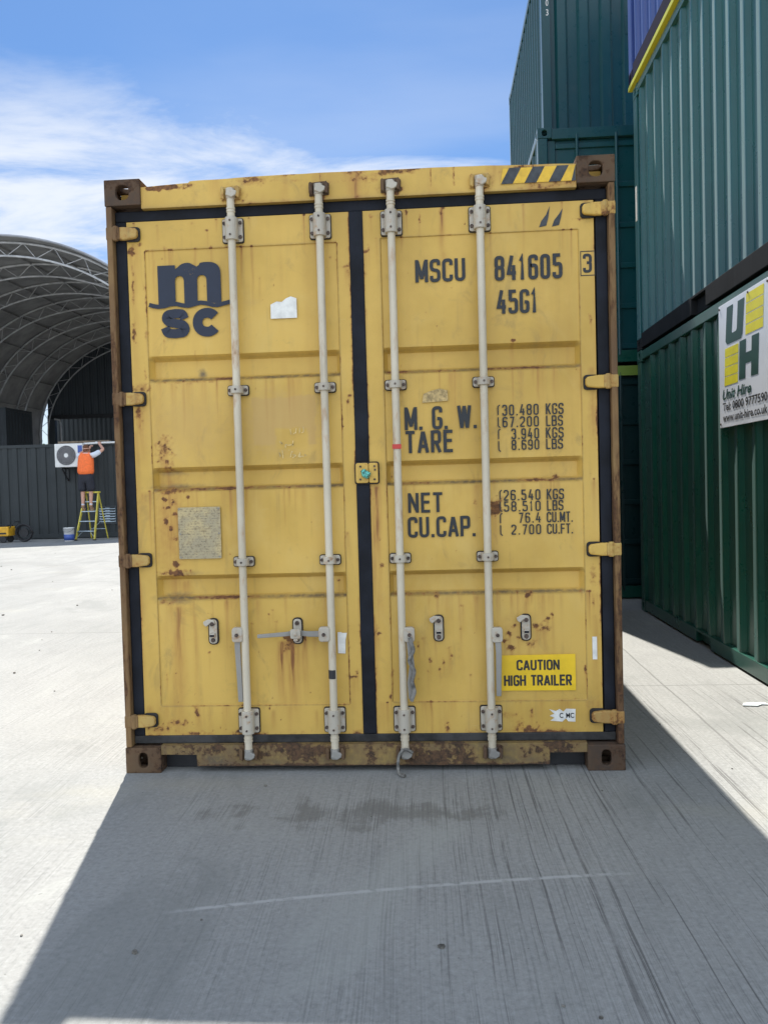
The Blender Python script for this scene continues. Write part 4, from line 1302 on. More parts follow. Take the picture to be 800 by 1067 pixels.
for z1, z0 in ((1.764, 1.655), (1.649, 1.540), (1.355, 1.250), (1.244, 1.135)):
    zm = (z0 + z1) / 2
    mb = MB()
    for k, pts in enumerate((((.664, z1), (.655, z1 - .008), (.655, zm + .006)), ((.655, zm - .004), (.655, z0 + .008), (.664, z0)))):
        v_, f_ = ribbon(fillet(pts, .008), .0055)
        mb._add([(q.x, Y, q.y) for q in v_], f_)
    mb.build('lettering', 'letter_dark', door_r)

# the emblem: heavy m over a wave, s and c below
def arch_pts(cx, cz, rx, rz, a0, a1, n=12, e=2.4):
    o = []
    for k in range(n + 1):
        a = a0 + (a1 - a0) * k / n
        c, s = math.cos(a), math.sin(a)
        o.append((cx + rx * math.copysign(abs(c) ** (2 / e), c), cz + rz * math.copysign(abs(s) ** (2 / e), s)))
    return o


mx0, mx1, mz0, mz1 = -.983, -.671, 2.302, 2.506
W_, H_ = mx1 - mx0, mz1 - mz0
P_ = lambda a, b: (mx0 + a * W_, mz0 + b * H_)
out = [P_(0, 0), P_(0, .955), P_(.28, .955), P_(.28, .86)]
out += [P_(*q) for q in arch_pts(.47, .74, .19, .26, math.pi * .80, math.pi * .42, 6, 2.0)]
out += [P_(.625, .90), P_(.66, .935)]
out += [P_(*q) for q in arch_pts(.78, .70, .22, .30, math.pi * .62, 0, 10, 2.6)]
out += [P_(1.0, .0), P_(.775, 0)]
out += [P_(*q) for q in arch_pts(.70, .58, .075, .115, 0, math.pi, 8, 2.2)]
out += [P_(.625, 0), P_(.415, 0)]
out += [P_(*q) for q in arch_pts(.345, .58, .070, .115, 0, math.pi, 8, 2.2)]
out += [P_(.275, 0)]
logo = MB()
logo.prism(out, (0, Y, 0), (1, 0, 0), (0, 0, 1), (0, -.0006, 0))
wave = [(-1.031, 2.310), (-1.01, 2.303), (-.985, 2.298), (-.955, 2.300), (-.925, 2.308), (-.895, 2.309), (-.865, 2.301), (-.835, 2.297),
        (-.805, 2.304), (-.775, 2.311), (-.745, 2.306), (-.715, 2.297), (-.690, 2.295), (-.660, 2.302), (-.617, 2.311)]
v_, f_ = ribbon(fillet(wave, .02), .0205)
logo._add([(q.x, Y - .0009, q.y) for q in v_], f_)
v_, f_ = ribbon([Vector(q) for q in arch_pts(-.7455, 2.214, .0470, .0460, math.radians(36), math.radians(324), 24, 2.1)], .048)
logo._add([(q.x, Y - .0003, q.y) for q in v_], f_)
sp = [(-.857, 2.235), (-.866, 2.2605), (-.905, 2.2625), (-.942, 2.258), (-.950, 2.237), (-.935, 2.222), (-.90, 2.214), (-.865, 2.206), (-.852, 2.188),
      (-.862, 2.168), (-.905, 2.1640), (-.944, 2.168), (-.955, 2.196)]
v_, f_ = ribbon(fillet(sp, .018, False, 4), .044)
logo._add([(q.x, Y - .0003, q.y) for q in v_], f_)
logo.build('emblem', 'logo_navy', door_l)

# stickers
sheet([(-.430, 2.218), (-.302, 2.218), (-.302, 2.312), (-.330, 2.322), (-.352, 2.314), (-.375, 2.297), (-.400, 2.300), (-.430, 2.286)], Y, 'sticker_white', door_l, 'sticker')
plate = sheet(rrect(-.924, -.712, 1.056, 1.311, .006), Y, 'data_plate_metal', door_l, 'data_plate', .004)
for x, z in ((-.915, 1.302), (-.721, 1.302), (-.915, 1.065), (-.721, 1.065), (-.915, 1.18), (-.721, 1.18)):
    MB().tube([(x, Y - .003, z), (x, Y - .007, z)], .004, 8).build('rivet', 'galvanised', door_l)
st = sheet([(-.150, .576), (-.114, .574), (-.112, .640), (-.104, .676), (-.128, .676), (-.132, .680), (-.150, .680)], Y, 'sticker_white', door_l, 'sticker')
sheet([(.293, 1.786), (.418, 1.792), (.416, 1.842), (.378, 1.852), (.330, 1.840), (.300, 1.828)], Y, 'sticker_tan', door_r, 'sticker')
sheet([(1.080, .528), (1.102, .528), (1.102, .638), (1.080, .638)], FF, 'sticker_white', door_r, 'sticker')
caut = sheet([(.640, .381), (.998, .379), (.998, .556), (.640, .553)], Y, 'sticker_yellow', door_r, 'caution_sticker')
FR = ((0, Y - .0025, 0), (1, 0, 0), (0, 0, 1))
stroke_text('CAUTION', .716, .922, .479, .531, Y - .0025, 'sticker_text', door_r, .175, gap=.36, aspect=.62)
stroke_text('HIGH TRAILER', .654, .980, .403, .457, Y - .0025, 'sticker_text', door_r, .175, gap=.36, aspect=.62)
torn = [(.868, .288), (.900, .279), (.918, .289), (.935, .276), (.950, .290), (.994, .288), (.992, .226), (.958, .228), (.947, .243), (.930, .227), (.872, .232), (.893, .246),
        (.870, .256), (.892, .266)]
sheet(torn, FF, 'sticker_white', door_r, 'sticker')
FR2 = ((0, FF - .0025, 0), (1, 0, 0), (0, 0, 1))
font_text('C', .916, .934, .245, .270, FR2, 'sticker_text', door_r, bold=.02)
font_text('MC', .948, .986, .245, .270, FR2, 'sticker_text', door_r, bold=.02)
# two dark scuffs near the top of the right leaf, chalk scrawl on the left leaf
for x, l_ in ((.868, .085), (.928, .072)):
    sheet([(x, 2.598), (x + .034, 2.604), (x + .044, 2.64), (x + .052, 2.598 + l_ + .012), (x + .034, 2.655), (x + .012, 2.628)], FF, 'hazard_dark', door_r, 'scuff_mark', .0008)
mb = MB()
rr = random.Random(4)
for row, zz, x_a, n in ((0, 1.668, -.355, 4), (1, 1.600, -.405, 4), (2, 1.556, -.415, 8)):
    x = x_a
    for k in range(n):
        pts = [(x + rr.uniform(-.004, .018), zz + rr.uniform(-.018, .024)) for _ in range(rr.choice((2, 3, 4)))]
        if len(pts) > 1:
            v_, f_ = ribbon(fillet(pts, .006), .0034)
            mb._add([(q.x, Y - .0002 * (k % 3), q.y) for q in v_], f_)
        x += rr.uniform(.016, .025)
mb.build('chalk_marks', 'chalk', door_l)

# webbing strap wound round the third handle and hanging from the rod end
mb = MB()
pts = [(.206, -.030, .66), (.222, -.034, .60), (.198, -.036, .55), (.224, -.036, .50), (.210, -.032, .45), (.222, -.028, .40), (.206, -.026, .355)]
mb.tube([(v.x, -.031, v.y) for v in fillet([(a, c_) for a, b, c_ in pts], .03)], .010, 8)
mb.build('strap', 'strap_grey')
strap1 = bpy.data.objects['strap']
tag(strap1, 'grey webbing wound along the hanging handle right of the door centre', 'strap')
mb = MB()
path = [(.205, -.036, .105), (.170, -.040, .128), (.140, -.036, .10), (.132, -.034, .05), (.136, -.05, .012), (.150, -.075, .008)]
sm = []
for i in range(len(path) - 1):
    for k in range(5):
        s = k / 5
        sm.append(Vector(path[i]).lerp(Vector(path[i + 1]), s))
sm.append(Vector(path[-1]))
for _ in range(3):
    sm = [sm[0]] + [(sm[i - 1] + sm[i] * 2 + sm[i + 1]) / 4 for i in range(1, len(sm) - 1)] + [sm[-1]]
mb.tube([tuple(q) for q in sm], .0075, 8)
mb.tube([(.150, -.075, .010), (.168, -.082, .008)], .011, 8)
tag(mb.build('strap', 'strap_grey'), 'loose grey strap end dangling below the sill onto the concrete', 'strap')

# ------------------------------------------------------------------ containers on the right
GRP = 'green storage containers stacked on the right'
XS = 2.48


def unit(loc, W, L, H, mat, label, bottom='green_paint', bot_h=.13, top_h=.10, top_mat=None, pitch=.30, pockets=True, front='door', group=GRP, face_mat=None):
    """storage container with its near-left bottom corner at loc: long corrugated side on x=0, short face on y=0"""
    root = empty('shipping_container', loc)
    tag(root, label, 'shipping container', group)
    top_mat = top_mat or mat
    fm = face_mat or mat
    # corner blocks
    for cx in (0, W):
        for cy in (0, L):
            for cz in (0, H - .118):
                x0, x1 = (cx, cx + .162) if cx == 0 else (cx - .162, cx)
                y0, y1 = (cy, cy + .178) if cy == 0 else (cy - .178, cy)
                mb = MB()
                mb.holed((x0, y0, cz), (1, 0, 0), (0, 0, 1), (0, .022, 0), .162, .118, .030, .034, expo=2.6)
                mb.box(x0, x1, y0 + .156, y1, cz, cz + .118)
                a = x0 if cx == 0 else x1 - .022
                mb.holed((a, y0 + .022, cz), (0, 1, 0), (0, 0, 1), (.022, 0, 0), .134, .118, .030, .034, expo=2.6)
                b = x1 - .022 if cx == 0 else x0
                mb.box(b, b + .022, y0 + .022, y0 + .156, cz, cz + .118)
                mb.box(x0 + .022, x1 - .022, y0 + .022, y0 + .156, cz + (.096 if cz else 0), cz + (.118 if cz else .022))
                mb.build('corner_casting', bottom if cz == 0 else top_mat, root, bevel=.006)
    for cx in (0, W):
        for cy in (0, L):
            x0, x1 = (cx + .002, cx + .11) if cx == 0 else (cx - .11, cx - .002)
            y0, y1 = (cy + .002, cy + .13) if cy == 0 else (cy - .13, cy - .002)
            MB().box(x0, x1, y0, y1, .1185, H - .1185).build('corner_post', mat, root, bevel=.008)
    # long sides: rails and ribbed sheet
    for s, x in ((1, 0), (-1, W)):
        mb = MB()
        a, b = sorted((x + s * .003, x + s * .055))
        if pockets:
            c = L / 2
            segs = ((.1785, c - 1.025 - .18), (c - 1.025 + .18, c + 1.025 - .18), (c + 1.025 + .18, L - .1785))
            for p0, p1 in segs:
                mb.box(a, b, p0, p1, .018, bot_h)
            mb.box(*sorted((x + s * .004, x + s * .054)), .179, L - .179, bot_h - .022, bot_h + .001)
            for q in (c - 1.025, c + 1.025):
                mb.box(*sorted((x + s * .05, x + s * .06)), q - .2, q + .2, .02, bot_h - .024)
        else:
            mb.box(a, b, .1785, L - .1785, .018, bot_h)
        mb.build('bottom_rail', bottom, root, bevel=.004)
        mb = MB()
        mb.box(*sorted((x + s * .002, x + s * .062)), .1785, L - .1785, H - top_h, H - .012)
        mb.build('top_rail', top_mat, root, bevel=.006)
        wm = corrugated('y', x + s * .044, .129, L - .129, bot_h + .0005, H - top_h - .0005, .036, pitch, .068, .022, -s, soft=.092)
        wm.build('side_wall', mat, root)
    # short faces
    for f, y in ((1, 0), (-1, L)):
        mb = MB()
        a, b = sorted((y + f * .004, y + f * .07))
        mb.box(.1635, W - .1635, a, b, .018, .15)
        mb.build('sill', bottom, root, bevel=.004)
        mb = MB()
        mb.box(.1635, W - .1635, a, b, H - .13, H - .015)
        mb.build('header', top_mat, root, bevel=.004)
        if f == 1 and front == 'door':
            for d0, d1 in ((.1125, W / 2 - .012), (W / 2 + .012, W - .1125)):
                mb = MB()
                mb.box(d0, d1, .060, .090, .152, H - .132)
                mb.box(d0, d0 + .09, .040, .0595, .152, H - .132)
                mb.box(d1 - .09, d1, .040, .0595, .152, H - .132)
                for k in range(6):
                    z = .20 + k * (H - .4) / 5
                    mb.box(d0 + .0905, d1 - .0905, .036, .0595, z - .03, z + .03)
                d = mb.build('door', fm, root, bevel=.006)
                for k in range(2):
                    xx = d0 + (d1 - d0) * (.30 + .4 * k)
                    MB().tube([(xx, .012, .10), (xx, .012, H - .09)], .017, 10).build('lock_rod', fm, d)
        else:
            corrugated('x', y + f * .055, .111, W - .111, .151, H - .131, .036, .27, .10, .03, -f).build('end_wall', fm, root)
    mb = MB()
    mb.box(.06, W - .06, .07, L - .07, H - .045, H - .02)
    mb.build('roof', mat, root)
    mb = MB()
    mb.box(.062, W - .062, .072, L - .072, .10, .14)
    mb.build('floor', 'black_steel', root)
    return root


YR0 = -1.19
low = unit((XS, YR0, 0), 2.44, 6.058, 2.700, 'green_paint', 'dark green container on the ground with the white hire sign on its side', pitch=.330, bot_h=.125, top_h=.10, front='wall')
mid = unit((XS, YR0, 2.704), 2.44, 6.058, 2.690, 'teal_paint', 'teal container with a black bottom rail, above the one carrying the hire sign', bottom='black_rail', bot_h=.165,
           top_h=.09, pitch=.278, front='wall')
top = unit((XS - .03, YR0, 5.440), 2.44, 6.10, 2.59, 'blue_paint', 'blue container with a lime edge on top of the right-hand stack', bottom='navy_rail', bot_h=.16, pitch=.278, front='wall', group=None)
MB().box(-.006, .050, .0, 6.10, -.046, -.001).build('edge_strip', 'lime_paint', top, bevel=.004)
MB().box(-.010, -.002, 6.04, 6.075, 2.10 - 5.44 + 3.80, 2.10 - 5.44 + 3.92).build('label_strip', 'sticker_white', top) if False else None
MB().box(-.004, .0015, 5.955, 6.0, 1.33, 1.68).build('label_strip', 'sticker_white', mid)

# the back stack
back_low = unit((1.600, 5.65, 0), 2.44, 6.058, 2.690, 'green_dark_paint', 'dark container with a lime top edge, bottom of the stack behind', top_mat='green_dark_paint', front='door', group='containers stacked behind')
MB().box(.17, 2.27, -.004, .0025, 2.562, 2.672).build('edge_strip', 'lime_green_paint', back_low)
back_mid = unit((1.600, 5.65, 2.700), 2.44, 6.058, 2.690, 'deep_teal_paint', 'teal container with double doors, middle of the stack behind', front='door', group='containers stacked behind')
back_top = unit((1.785, 6.50, 5.405), 2.44, 4.25, 2.64, 'deep_teal_paint', 'short teal container with a ribbed end, topmost of the stack behind', front='wall', group='containers stacked behind', pitch=.25)
MB().box(1.02, 1.86, .010, .021, 1.42, 2.36).build('end_panel', 'deep_teal_paint', back_top, bevel=.004)
fr = ((1.785 * 0 + .0, .0005, 0), (1, 0, 0), (0, 0, 1))
for k, ch in enumerate('003'):
    font_text(ch, .058, .090, 1.925 - k * .115, 2.000 - k * .115, fr, 'sticker_white', back_top)
MB().box(-.003, .0435, 2.0, 3.3, .75, 2.2).build('side_panel', 'sticker_white', back_top) if False else None

# hire sign on the lower container's side: text runs towards -y
sx = XS - .012
sgn = empty('hire_sign', (XS, 1.87, 2.18))
tag(sgn, 'white hire company sign with yellow and green letters on the green container', 'sign')
y0, y1, z0, z1 = 2.345, 1.405, 1.745, 2.640
mb = MB()
mb.box(.0 - .012, -.0085 + .004, y1 - 1.87, y0 - 1.87, z0 - 2.18, z1 - 2.18)
mb.build('sign_board', 'sign_white', sgn, bevel=.002)
SW, SH = y0 - y1, z1 - z0
FO = Vector((-.0135, y0 - 1.87, z0 - 2.18))
FS = (FO, (0, -1, 0), (0, 0, 1))


def spoly(name, poly, mat, lift=0.0):
    mb = MB()
    mb.prism([(a * SW, b * SH) for a, b in poly], FO + Vector((-lift, 0, 0)), (0, -1, 0), (0, 0, 1), (.0008, 0, 0))
    return mb.build(name, mat, sgn)


sl = .09       # italic slope of the blocks

def italic(x, z, zref):
    return (x + (z - zref) * sl * .9, z)


zt, zb = .955, .660
U = [italic(.165, zt, zb), italic(.295, zt, zb), italic(.275, .75, zb), italic(.285, .735, zb), italic(.365, .735, zb), italic(.385, .75, zb), italic(.395, zt, zb), italic(.525, zt, zb),
     italic(.500, .69, zb), italic(.470, zb, zb), italic(.185, zb, zb), italic(.150, .69, zb)]
spoly('emblem', U, 'sign_green')
zt2, zb2 = .640, .345
Hh = [italic(.420, zt2, zb2), italic(.545, zt2, zb2), italic(.545, .535, zb2), italic(.655, .535, zb2), italic(.655, zt2, zb2), italic(.785, zt2, zb2), italic(.785, zb2, zb2), italic(.655, zb2, zb2),
      italic(.655, .455, zb2), italic(.545, .455, zb2), italic(.545, zb2, zb2), italic(.420, zb2, zb2)]
spoly('emblem', Hh, 'sign_green')
for xa, xb, a, b in ((.560, .880, .665, .975), (.115, .395, .330, .635)):
    n = 4
    for k in range(n):
        q0 = a + (b - a) * k / n + .004
        q1 = a + (b - a) * (k + 1) / n - .004
        spoly('emblem', [italic(xa, q0, a), italic(xb, q0, a), italic(xb, q1, a), italic(xa, q1, a)], 'sign_yellow')
FT = (FO + Vector((-.0006, 0, 0)), (0, -1, 0), (0, 0, 1))
font_text('Unit Hire', .075 * SW, .660 * SW, .222 * SH, .305 * SH, FT, 'sign_green', sgn, bold=.03, shear=.25)
font_text('Tel: 0800 9777590', .075 * SW, .945 * SW, .132 * SH, .200 * SH, FT, 'sticker_text', sgn, bold=.02)
font_text('www.unit-hire.co.uk', .075 * SW, .945 * SW, .045 * SH, .110 * SH, FT, 'sticker_text', sgn, bold=.02)
for a, b in ((.03, .97), (.97, .97), (.03, .03), (.97, .03), (.62, .975)):
    MB().tube([FO + Vector((0, -a * SW, b * SH)), FO + Vector((-.006, -a * SW, b * SH))], .008, 8).build('screw', 'bolt_steel', sgn)

# ------------------------------------------------------------------ far side of the yard on the left
YW = 20.6
wall_c = empty('shipping_container', (-19.4, YW, 0))
tag(wall_c, 'long charcoal container across the yard with an air conditioner on its side', 'shipping container')
mb = corrugated('x', YW + .04 - YW, .16, 12.03, .16, 2.80, .03, .30, .15, .02, -1)
mb.build('side_wall', 'charcoal_paint', wall_c)
mb = MB()
mb.box(0, 12.19, 2.40, 2.438, .02, 2.88)
mb.box(0, .04, .05, 2.40, .02, 2.88)
mb.box(12.15, 12.19, .05, 2.40, .02, 2.88)
mb.build('end_wall', 'charcoal_paint', wall_c)
MB().box(.02, 12.17, .06, 2.39, 2.82, 2.86).build('roof', 'charcoal_paint', wall_c)
for z0, z1, nm in ((.02, .1595, 'bottom_rail'), (2.8005, 2.90, 'top_rail')):
    MB().box(.1205, 12.0695, -.004, .055, z0, z1).build(nm, 'charcoal_paint', wall_c, bevel=.006)
for x in (0, 12.07):
    MB().box(x, x + .12, -.006, .12, .0, 2.905).build('corner_post', 'charcoal_paint', wall_c, bevel=.006)
# louvre let into the wall
fx0, fx1, fz0, fz1 = -9.93 + 19.4, -9.36 + 19.4, .42, .97
mb = MB()
for a in ((fx0, fx1, fz0, fz0 + .03), (fx0, fx1, fz1 - .03, fz1), (fx0, fx0 + .03, fz0 + .03, fz1 - .03), (fx1 - .03, fx1, fz0 + .03, fz1 - .03)):
    mb.box(a[0], a[1], -.012, .02, a[2], a[3])
v = mb.build('vent', 'slate_paint', wall_c)
mb = MB()
for k in range(6):
    z = fz0 + .06 + k * .078
    mb.prism([(-.002, 0), (.004, 0), (.028, .05), (.022, .05)], (fx0 + .031, 0, z), (0, 1, 0), (0, 0, 1), (fx1 - fx0 - .062, 0, 0))
mb.build('vent', 'step_alloy', v)

# air conditioner on two brackets
ac = empty('air_conditioner', (-11.0, YW - .14, 2.17))
tag(ac, 'white outdoor air conditioning unit with a round fan on the charcoal container', 'air conditioner')
mb = MB()
mb.box(0, .86, -.32, 0, 0, .70)
mb.build('casing', 'white_plastic', ac, bevel=.015)
fc = (.36, -.321, .35)
MB().disc_ring((fc[0], -.3205, fc[2]), (0, -1, 0), .0, .285, .003, 32).build('fan_opening', 'fan_dark', ac)
mb = MB()
for r0 in (.09, .14, .19, .24, .285):
    mb.disc_ring((fc[0], -.328, fc[2]), (0, -1, 0), r0, r0 + .011, .006, 32)
for k in range(18):
    a = 2 * math.pi * k / 18
    c, s = math.cos(a), math.sin(a)
    mb.tube([(fc[0] + .06 * c, -.334, fc[2] + .06 * s), (fc[0] + .29 * c, -.334, fc[2] + .29 * s)], .004, 6)
mb.build('fan_grille', 'grille_grey', ac)
MB().disc_ring(fc, (0, -1, 0), .0, .065, .022, 24).build('fan_hub', 'white_plastic', ac)
MB().box(.715, .85, -.326, -.321, .42, .64).build('service_panel', 'bucket_blue', ac, bevel=.004)
for x in (.18, .68):
    mb = MB()
    mb.box(x, x + .04, -.34, .10, -.045, -.003)
    mb.box(x, x + .04, .105, .137, -.42, -.003)
    mb.tube([(x + .02, -.30, -.04), (x + .02, .115, -.40)], .022, 6)
    mb.build('bracket', 'black_steel', ac)
mb = MB()
mb.tube([(-10.24, YW - .10, 2.872), (-9.70, YW - .10, 2.885), (-8.6, YW - .10, 2.893), (-7.7, YW - .10, 2.895)], .030, 8)
mb.tube([(-10.24, YW - .10, 2.872), (-10.245, YW - .13, 2.80), (-10.25, YW - .2, 2.74)], .022, 8)
for x in (-9.9, -8.9, -8.0):
    mb.box(x, x + .05, YW - .075, YW - .006, 2.85, 2.93)
tag(mb.build('conduit', 'white_plastic', smooth=False), 'thin white conduit along the top of the charcoal container', 'pipe')
mb = MB()
mb.box(-11.15, -9.55, YW + .1, YW + .32, 2.905, 2.975)
tag(mb.build('timber_plank', 'timber', bevel=.006), 'weathered timber plank lying on top of the charcoal container', 'plank')

# step ladder, turned a little
lad = empty('stepladder', (-9.82, 19.72, 0), R(-9))
tag(lad, 'yellow stepladder with pale treads under the worker in the orange vest', 'ladder')
LH = 1.37
for s in (-1, 1):
    bt, tp = Vector((s * .305, -.28, 0)), Vector((s * .215, .16, LH))
    d = (tp - bt).normalized()
    sd = Vector((1, 0, 0))
    fd = d.cross(sd).normalized()
    mb = MB()
    vs_ = [q + sd * a * .016 + fd * b * .034 for q in (bt, tp) for a, b in ((-1, -1), (1, -1), (1, 1), (-1, 1))]
    mb._add(vs_, [(3, 2, 1, 0), (4, 5, 6, 7)] + [(i, (i + 1) % 4, 4 + (i + 1) % 4, 4 + i) for i in range(4)])
    mb.build('stile', 'ladder_yellow', lad, bevel=.004)
    bt, tp = Vector((s * .275, .50, 0)), Vector((s * .20, .20, LH - .03))
    mb = MB()
    vs_ = [q + sd * a * .013 + fd * b * .020 for q in (bt, tp) for a, b in ((-1, -1), (1, -1), (1, 1), (-1, 1))]
    mb._add(vs_, [(3, 2, 1, 0), (4, 5, 6, 7)] + [(i, (i + 1) % 4, 4 + (i + 1) % 4, 4 + i) for i in range(4)])
    mb.build('rear_leg', 'ladder_yellow', lad, bevel=.003)
    mb = MB()
    mb.box(s * .305 - .03, s * .305 + .03, -.325, -.235, -.0, .035)
    mb.build('foot', 'hose_black', lad)
for k in range(4):
    z = .275 + k * .285
    f = z / LH
    hw = .305 + (.215 - .305) * f - .018
    yc = -.28 + .44 * f
    MB().box(-hw, hw, yc - .045, yc + .06, z - .022, z + .004).build('tread', 'step_alloy', lad, bevel=.004)
MB().box(-.245, .245, .08, .24, LH, LH + .05).build('top_cap', 'ladder_yellow', lad, bevel=.01)
mb = MB()
for z in (.30, .85):
    f = z / LH
    hw = .275 + (.20 - .275) * f
    y = .50 - .30 * f
    mb.tube([(-hw, y, z), (hw, y, z)], .012, 8)
mb.tube([(-.26, .44, .25), (.26, .36, .62)], .008, 6)
mb.build('brace', 'step_alloy', lad)
mb = MB()
for s in (-1, 1):
    mb.tube([(s * .29, -.22, .235), (s * .12, -.20, .252), (s * .29, -.24, .08)], .008, 6)
mb.build('brace', 'step_alloy', lad)

# bucket
bk = empty('paint_bucket', (-10.27, 19.30, 0))
tag(bk, 'white and blue bucket standing beside the stepladder', 'bucket')


def lathe(prof, n=24):
    mb = MB()
    vs_, fs_ = [], []
    for r, z in prof:
        for k in range(n):
            a = 2 * math.pi * k / n
            vs_.append((r * math.cos(a), r * math.sin(a), z))
    for i in range(len(prof) - 1):
        for k in range(n):
            fs_.append((i * n + k, i * n + (k + 1) % n, (i + 1) * n + (k + 1) % n, (i + 1) * n + k))
    mb._add(vs_, fs_)
    return mb


lathe([(.0, 0.001), (.128, 0), (.130, .02), (.148, .37), (.155, .372), (.155, .395), (.142, .395), (.125, .03), (0, .03)]).build('pail', 'white_plastic', bk, smooth=True)
lathe([(.1325, .03), (.1385, .03), (.1465, .20), (.1405, .20), (.1325, .03)]).build('label_band', 'bucket_blue', bk, smooth=True)
mb = MB()
mb.tube([(.155 * math.cos(a), -.12 * math.sin(a) - .03, .37 - .10 * math.sin(a)) for a in np.linspace(0, math.pi, 12)], .005, 6)
mb.build('handle', 'grille_grey', bk)

# small yellow machine and black hose coil at the left edge of the view
mc = empty('site_machine', (-12.42, 19.35, 0))
tag(mc, 'low yellow wheeled machine by the charcoal container', 'machine')
mb = MB()
mb.box(-.55, .43, -.22, .22, .19, .47)
mb.build('body', 'machine_yellow', mc, bevel=.03)
MB().box(-.45, .36, -.225, -.2, .25, .30).build('panel', 'black_steel', mc)
MB().box(-.50, .38, -.18, .18, .47, .50).build('lid', 'black_steel', mc, bevel=.01)
for x in (-.38, .26):
    for y in (-.2, .2):
        mb = MB()
        mb.tube([(x, y - .03, .10), (x, y + .03, .10)], .10, 20)
        mb.build('wheel', 'hose_black', mc, bevel=.01)
mb = MB()
mb.tube([(.43, -.15, .42), (.58, -.15, .60), (.58, .15, .60), (.43, .15, .42)], .014, 8)
mb.build('handle', 'black_steel', mc)
co = empty('hose_coil', (-11.66, 19.42, 0))
tag(co, 'black coiled hose standing on edge beside the yellow machine', 'hose')
mb = MB()
pts = []
for k in range(5 * 28 + 1):
    a = 2 * math.pi * k / 28
    r = .255 - .022 * (k / 28 % 2.5)
    pts.append((r * math.cos(a), -.06 + .12 * k / (5 * 28), .272 + r * math.sin(a)))
mb.tube(pts, .018, 6)
mb.build('hose', 'hose_black', co, smooth=True)
mb = MB()
mb.disc_ring((0, -.02, .272), (0, 1, 0), .0, .13, .05, 20)
mb.build('reel_core', 'black_steel', co)

# ------------------------------------------------------------------ person on the ladder
def skin(name, verts, edges, radii, mat, parent, sub=2, root_i=0):
    me = bpy.data.meshes.new(name)
    me.from_pydata(verts, edges, [])
    o = bpy.data.objects.new('tmp_skin', me)
    COL.objects.link(o)
    o.modifiers.new('skin', 'SKIN')
    if not me.skin_vertices:
        bpy.context.view_layer.update()
    lay = me.skin_vertices[0].data
    for i, r in enumerate(radii):
        rr_ = r if isinstance(r, tuple) else (r, r)
        lay[i].radius = rr_
        lay[i].use_root = (i == root_i)
    s = o.modifiers.new('sub', 'SUBSURF')
    s.levels = s.render_levels = sub
    bpy.context.view_layer.update()
    m2 = bpy.data.meshes.new_from_object(o.evaluated_get(bpy.context.evaluated_depsgraph_get()))
    bpy.data.objects.remove(o)
    m2.name = name
    m2.materials.clear()
    m2.polygons.foreach_set('use_smooth', [True] * len(m2.polygons))
    return link(name, m2, mat, parent)


pers = empty('person', (-9.90, 19.76, .855))
pers.scale = (1.06, 1.0, 1.035)
tag(pers, 'worker in orange vest and dark shorts standing on a yellow stepladder', 'person')
SKL = [(0, 0, 1.00), (0, .00, 1.18), (0, .04, 1.40), (0, .07, 1.58), (0, .09, 1.66), (0, .11, 1.745), (0, .125, 1.84),
       (.10, .0, .95), (.115, .03, .53), (.115, -.01, .10), (.12, .13, .045),
       (-.10, .0, .95), (-.115, .03, .53), (-.115, -.01, .10), (-.12, .13, .045),
       (.20, .06, 1.56), (.45, .20, 1.74), (.27, .40, 1.90), (.23, .44, 1.93),
       (-.20, .06, 1.55), (-.30, .28, 1.62), (-.05, .46, 1.80), (-.02, .49, 1.84)]
EDG = [(0, 1), (1, 2), (2, 3), (3, 4), (4, 5), (5, 6), (0, 7), (7, 8), (8, 9), (9, 10), (0, 11), (11, 12), (12, 13), (13, 14),
       (3, 15), (15, 16), (16, 17), (17, 18), (3, 19), (19, 20), (20, 21), (21, 22)]
RAD = [(.155, .12), (.145, .11), (.17, .12), (.14, .10), .06, .095, .08, .095, .062, .042, .04, .095, .062, .042, .04,
       .065, .048, .034, .035, .065, .048, .034, .035]
body = skin('body', SKL, EDG, RAD, 'skin_tone', pers)
# fingers: short curled chains rooted in the palms, round the conduit
for (wx, wy, wz), dr in (((.23, .44, 1.93), -1), ((-.02, .49, 1.84), 1)):
    fv, fe, frd = [], [], []
    for k in range(4):
        b = len(fv)
        ox = (k - 1.5) * .021
        ln = (.036, .042, .040, .032)[k]
        fv += [(wx + ox, wy, wz), (wx + ox, wy + .03, wz + ln), (wx + ox, wy + .06, wz + ln + .012), (wx + ox, wy + .075, wz + ln - .01)]
        fe += [(b, b + 1), (b + 1, b + 2), (b + 2, b + 3)]
        frd += [.010, .009, .0085, .008]
        skin('finger', fv[b:b + 4], [(0, 1), (1, 2), (2, 3)], [.010, .0095, .009, .008], 'skin_tone', body, 1)
    skin('thumb', [(wx - dr * .025, wy - .01, wz - .012), (wx - dr * .05, wy + .01, wz + .01), (wx - dr * .055, wy + .03, wz + .03)], [(0, 1), (1, 2)], [.012, .011, .009], 'skin_tone', body, 1)
for s in (-1, 1):
    skin('ear', [(s * .088, .115, 1.765), (s * .10, .105, 1.79)], [(0, 1)], [.016, .018], 'skin_tone', body, 1)
skin('nose', [(0, .205, 1.785), (0, .222, 1.758)], [(0, 1)], [.012, .015], 'skin_tone', body, 1)
skin('hair', [(0, .075, 1.76), (0, .085, 1.83), (0, .11, 1.885)], [(0, 1), (1, 2)], [(.092, .075), (.098, .09), (.06, .07)], 'hair_brown', pers)
vest = skin('vest', [(0, 0, .98), (0, .0, 1.2), (0, .035, 1.42), (0, .06, 1.56), (.14, .06, 1.585), (-.14, .06, 1.585)],
            [(0, 1), (1, 2), (2, 3), (3, 4), (3, 5)], [(.27, .19), (.245, .17), (.245, .17), (.19, .135), (.095, .09), (.095, .09)], 'vest_orange', pers)
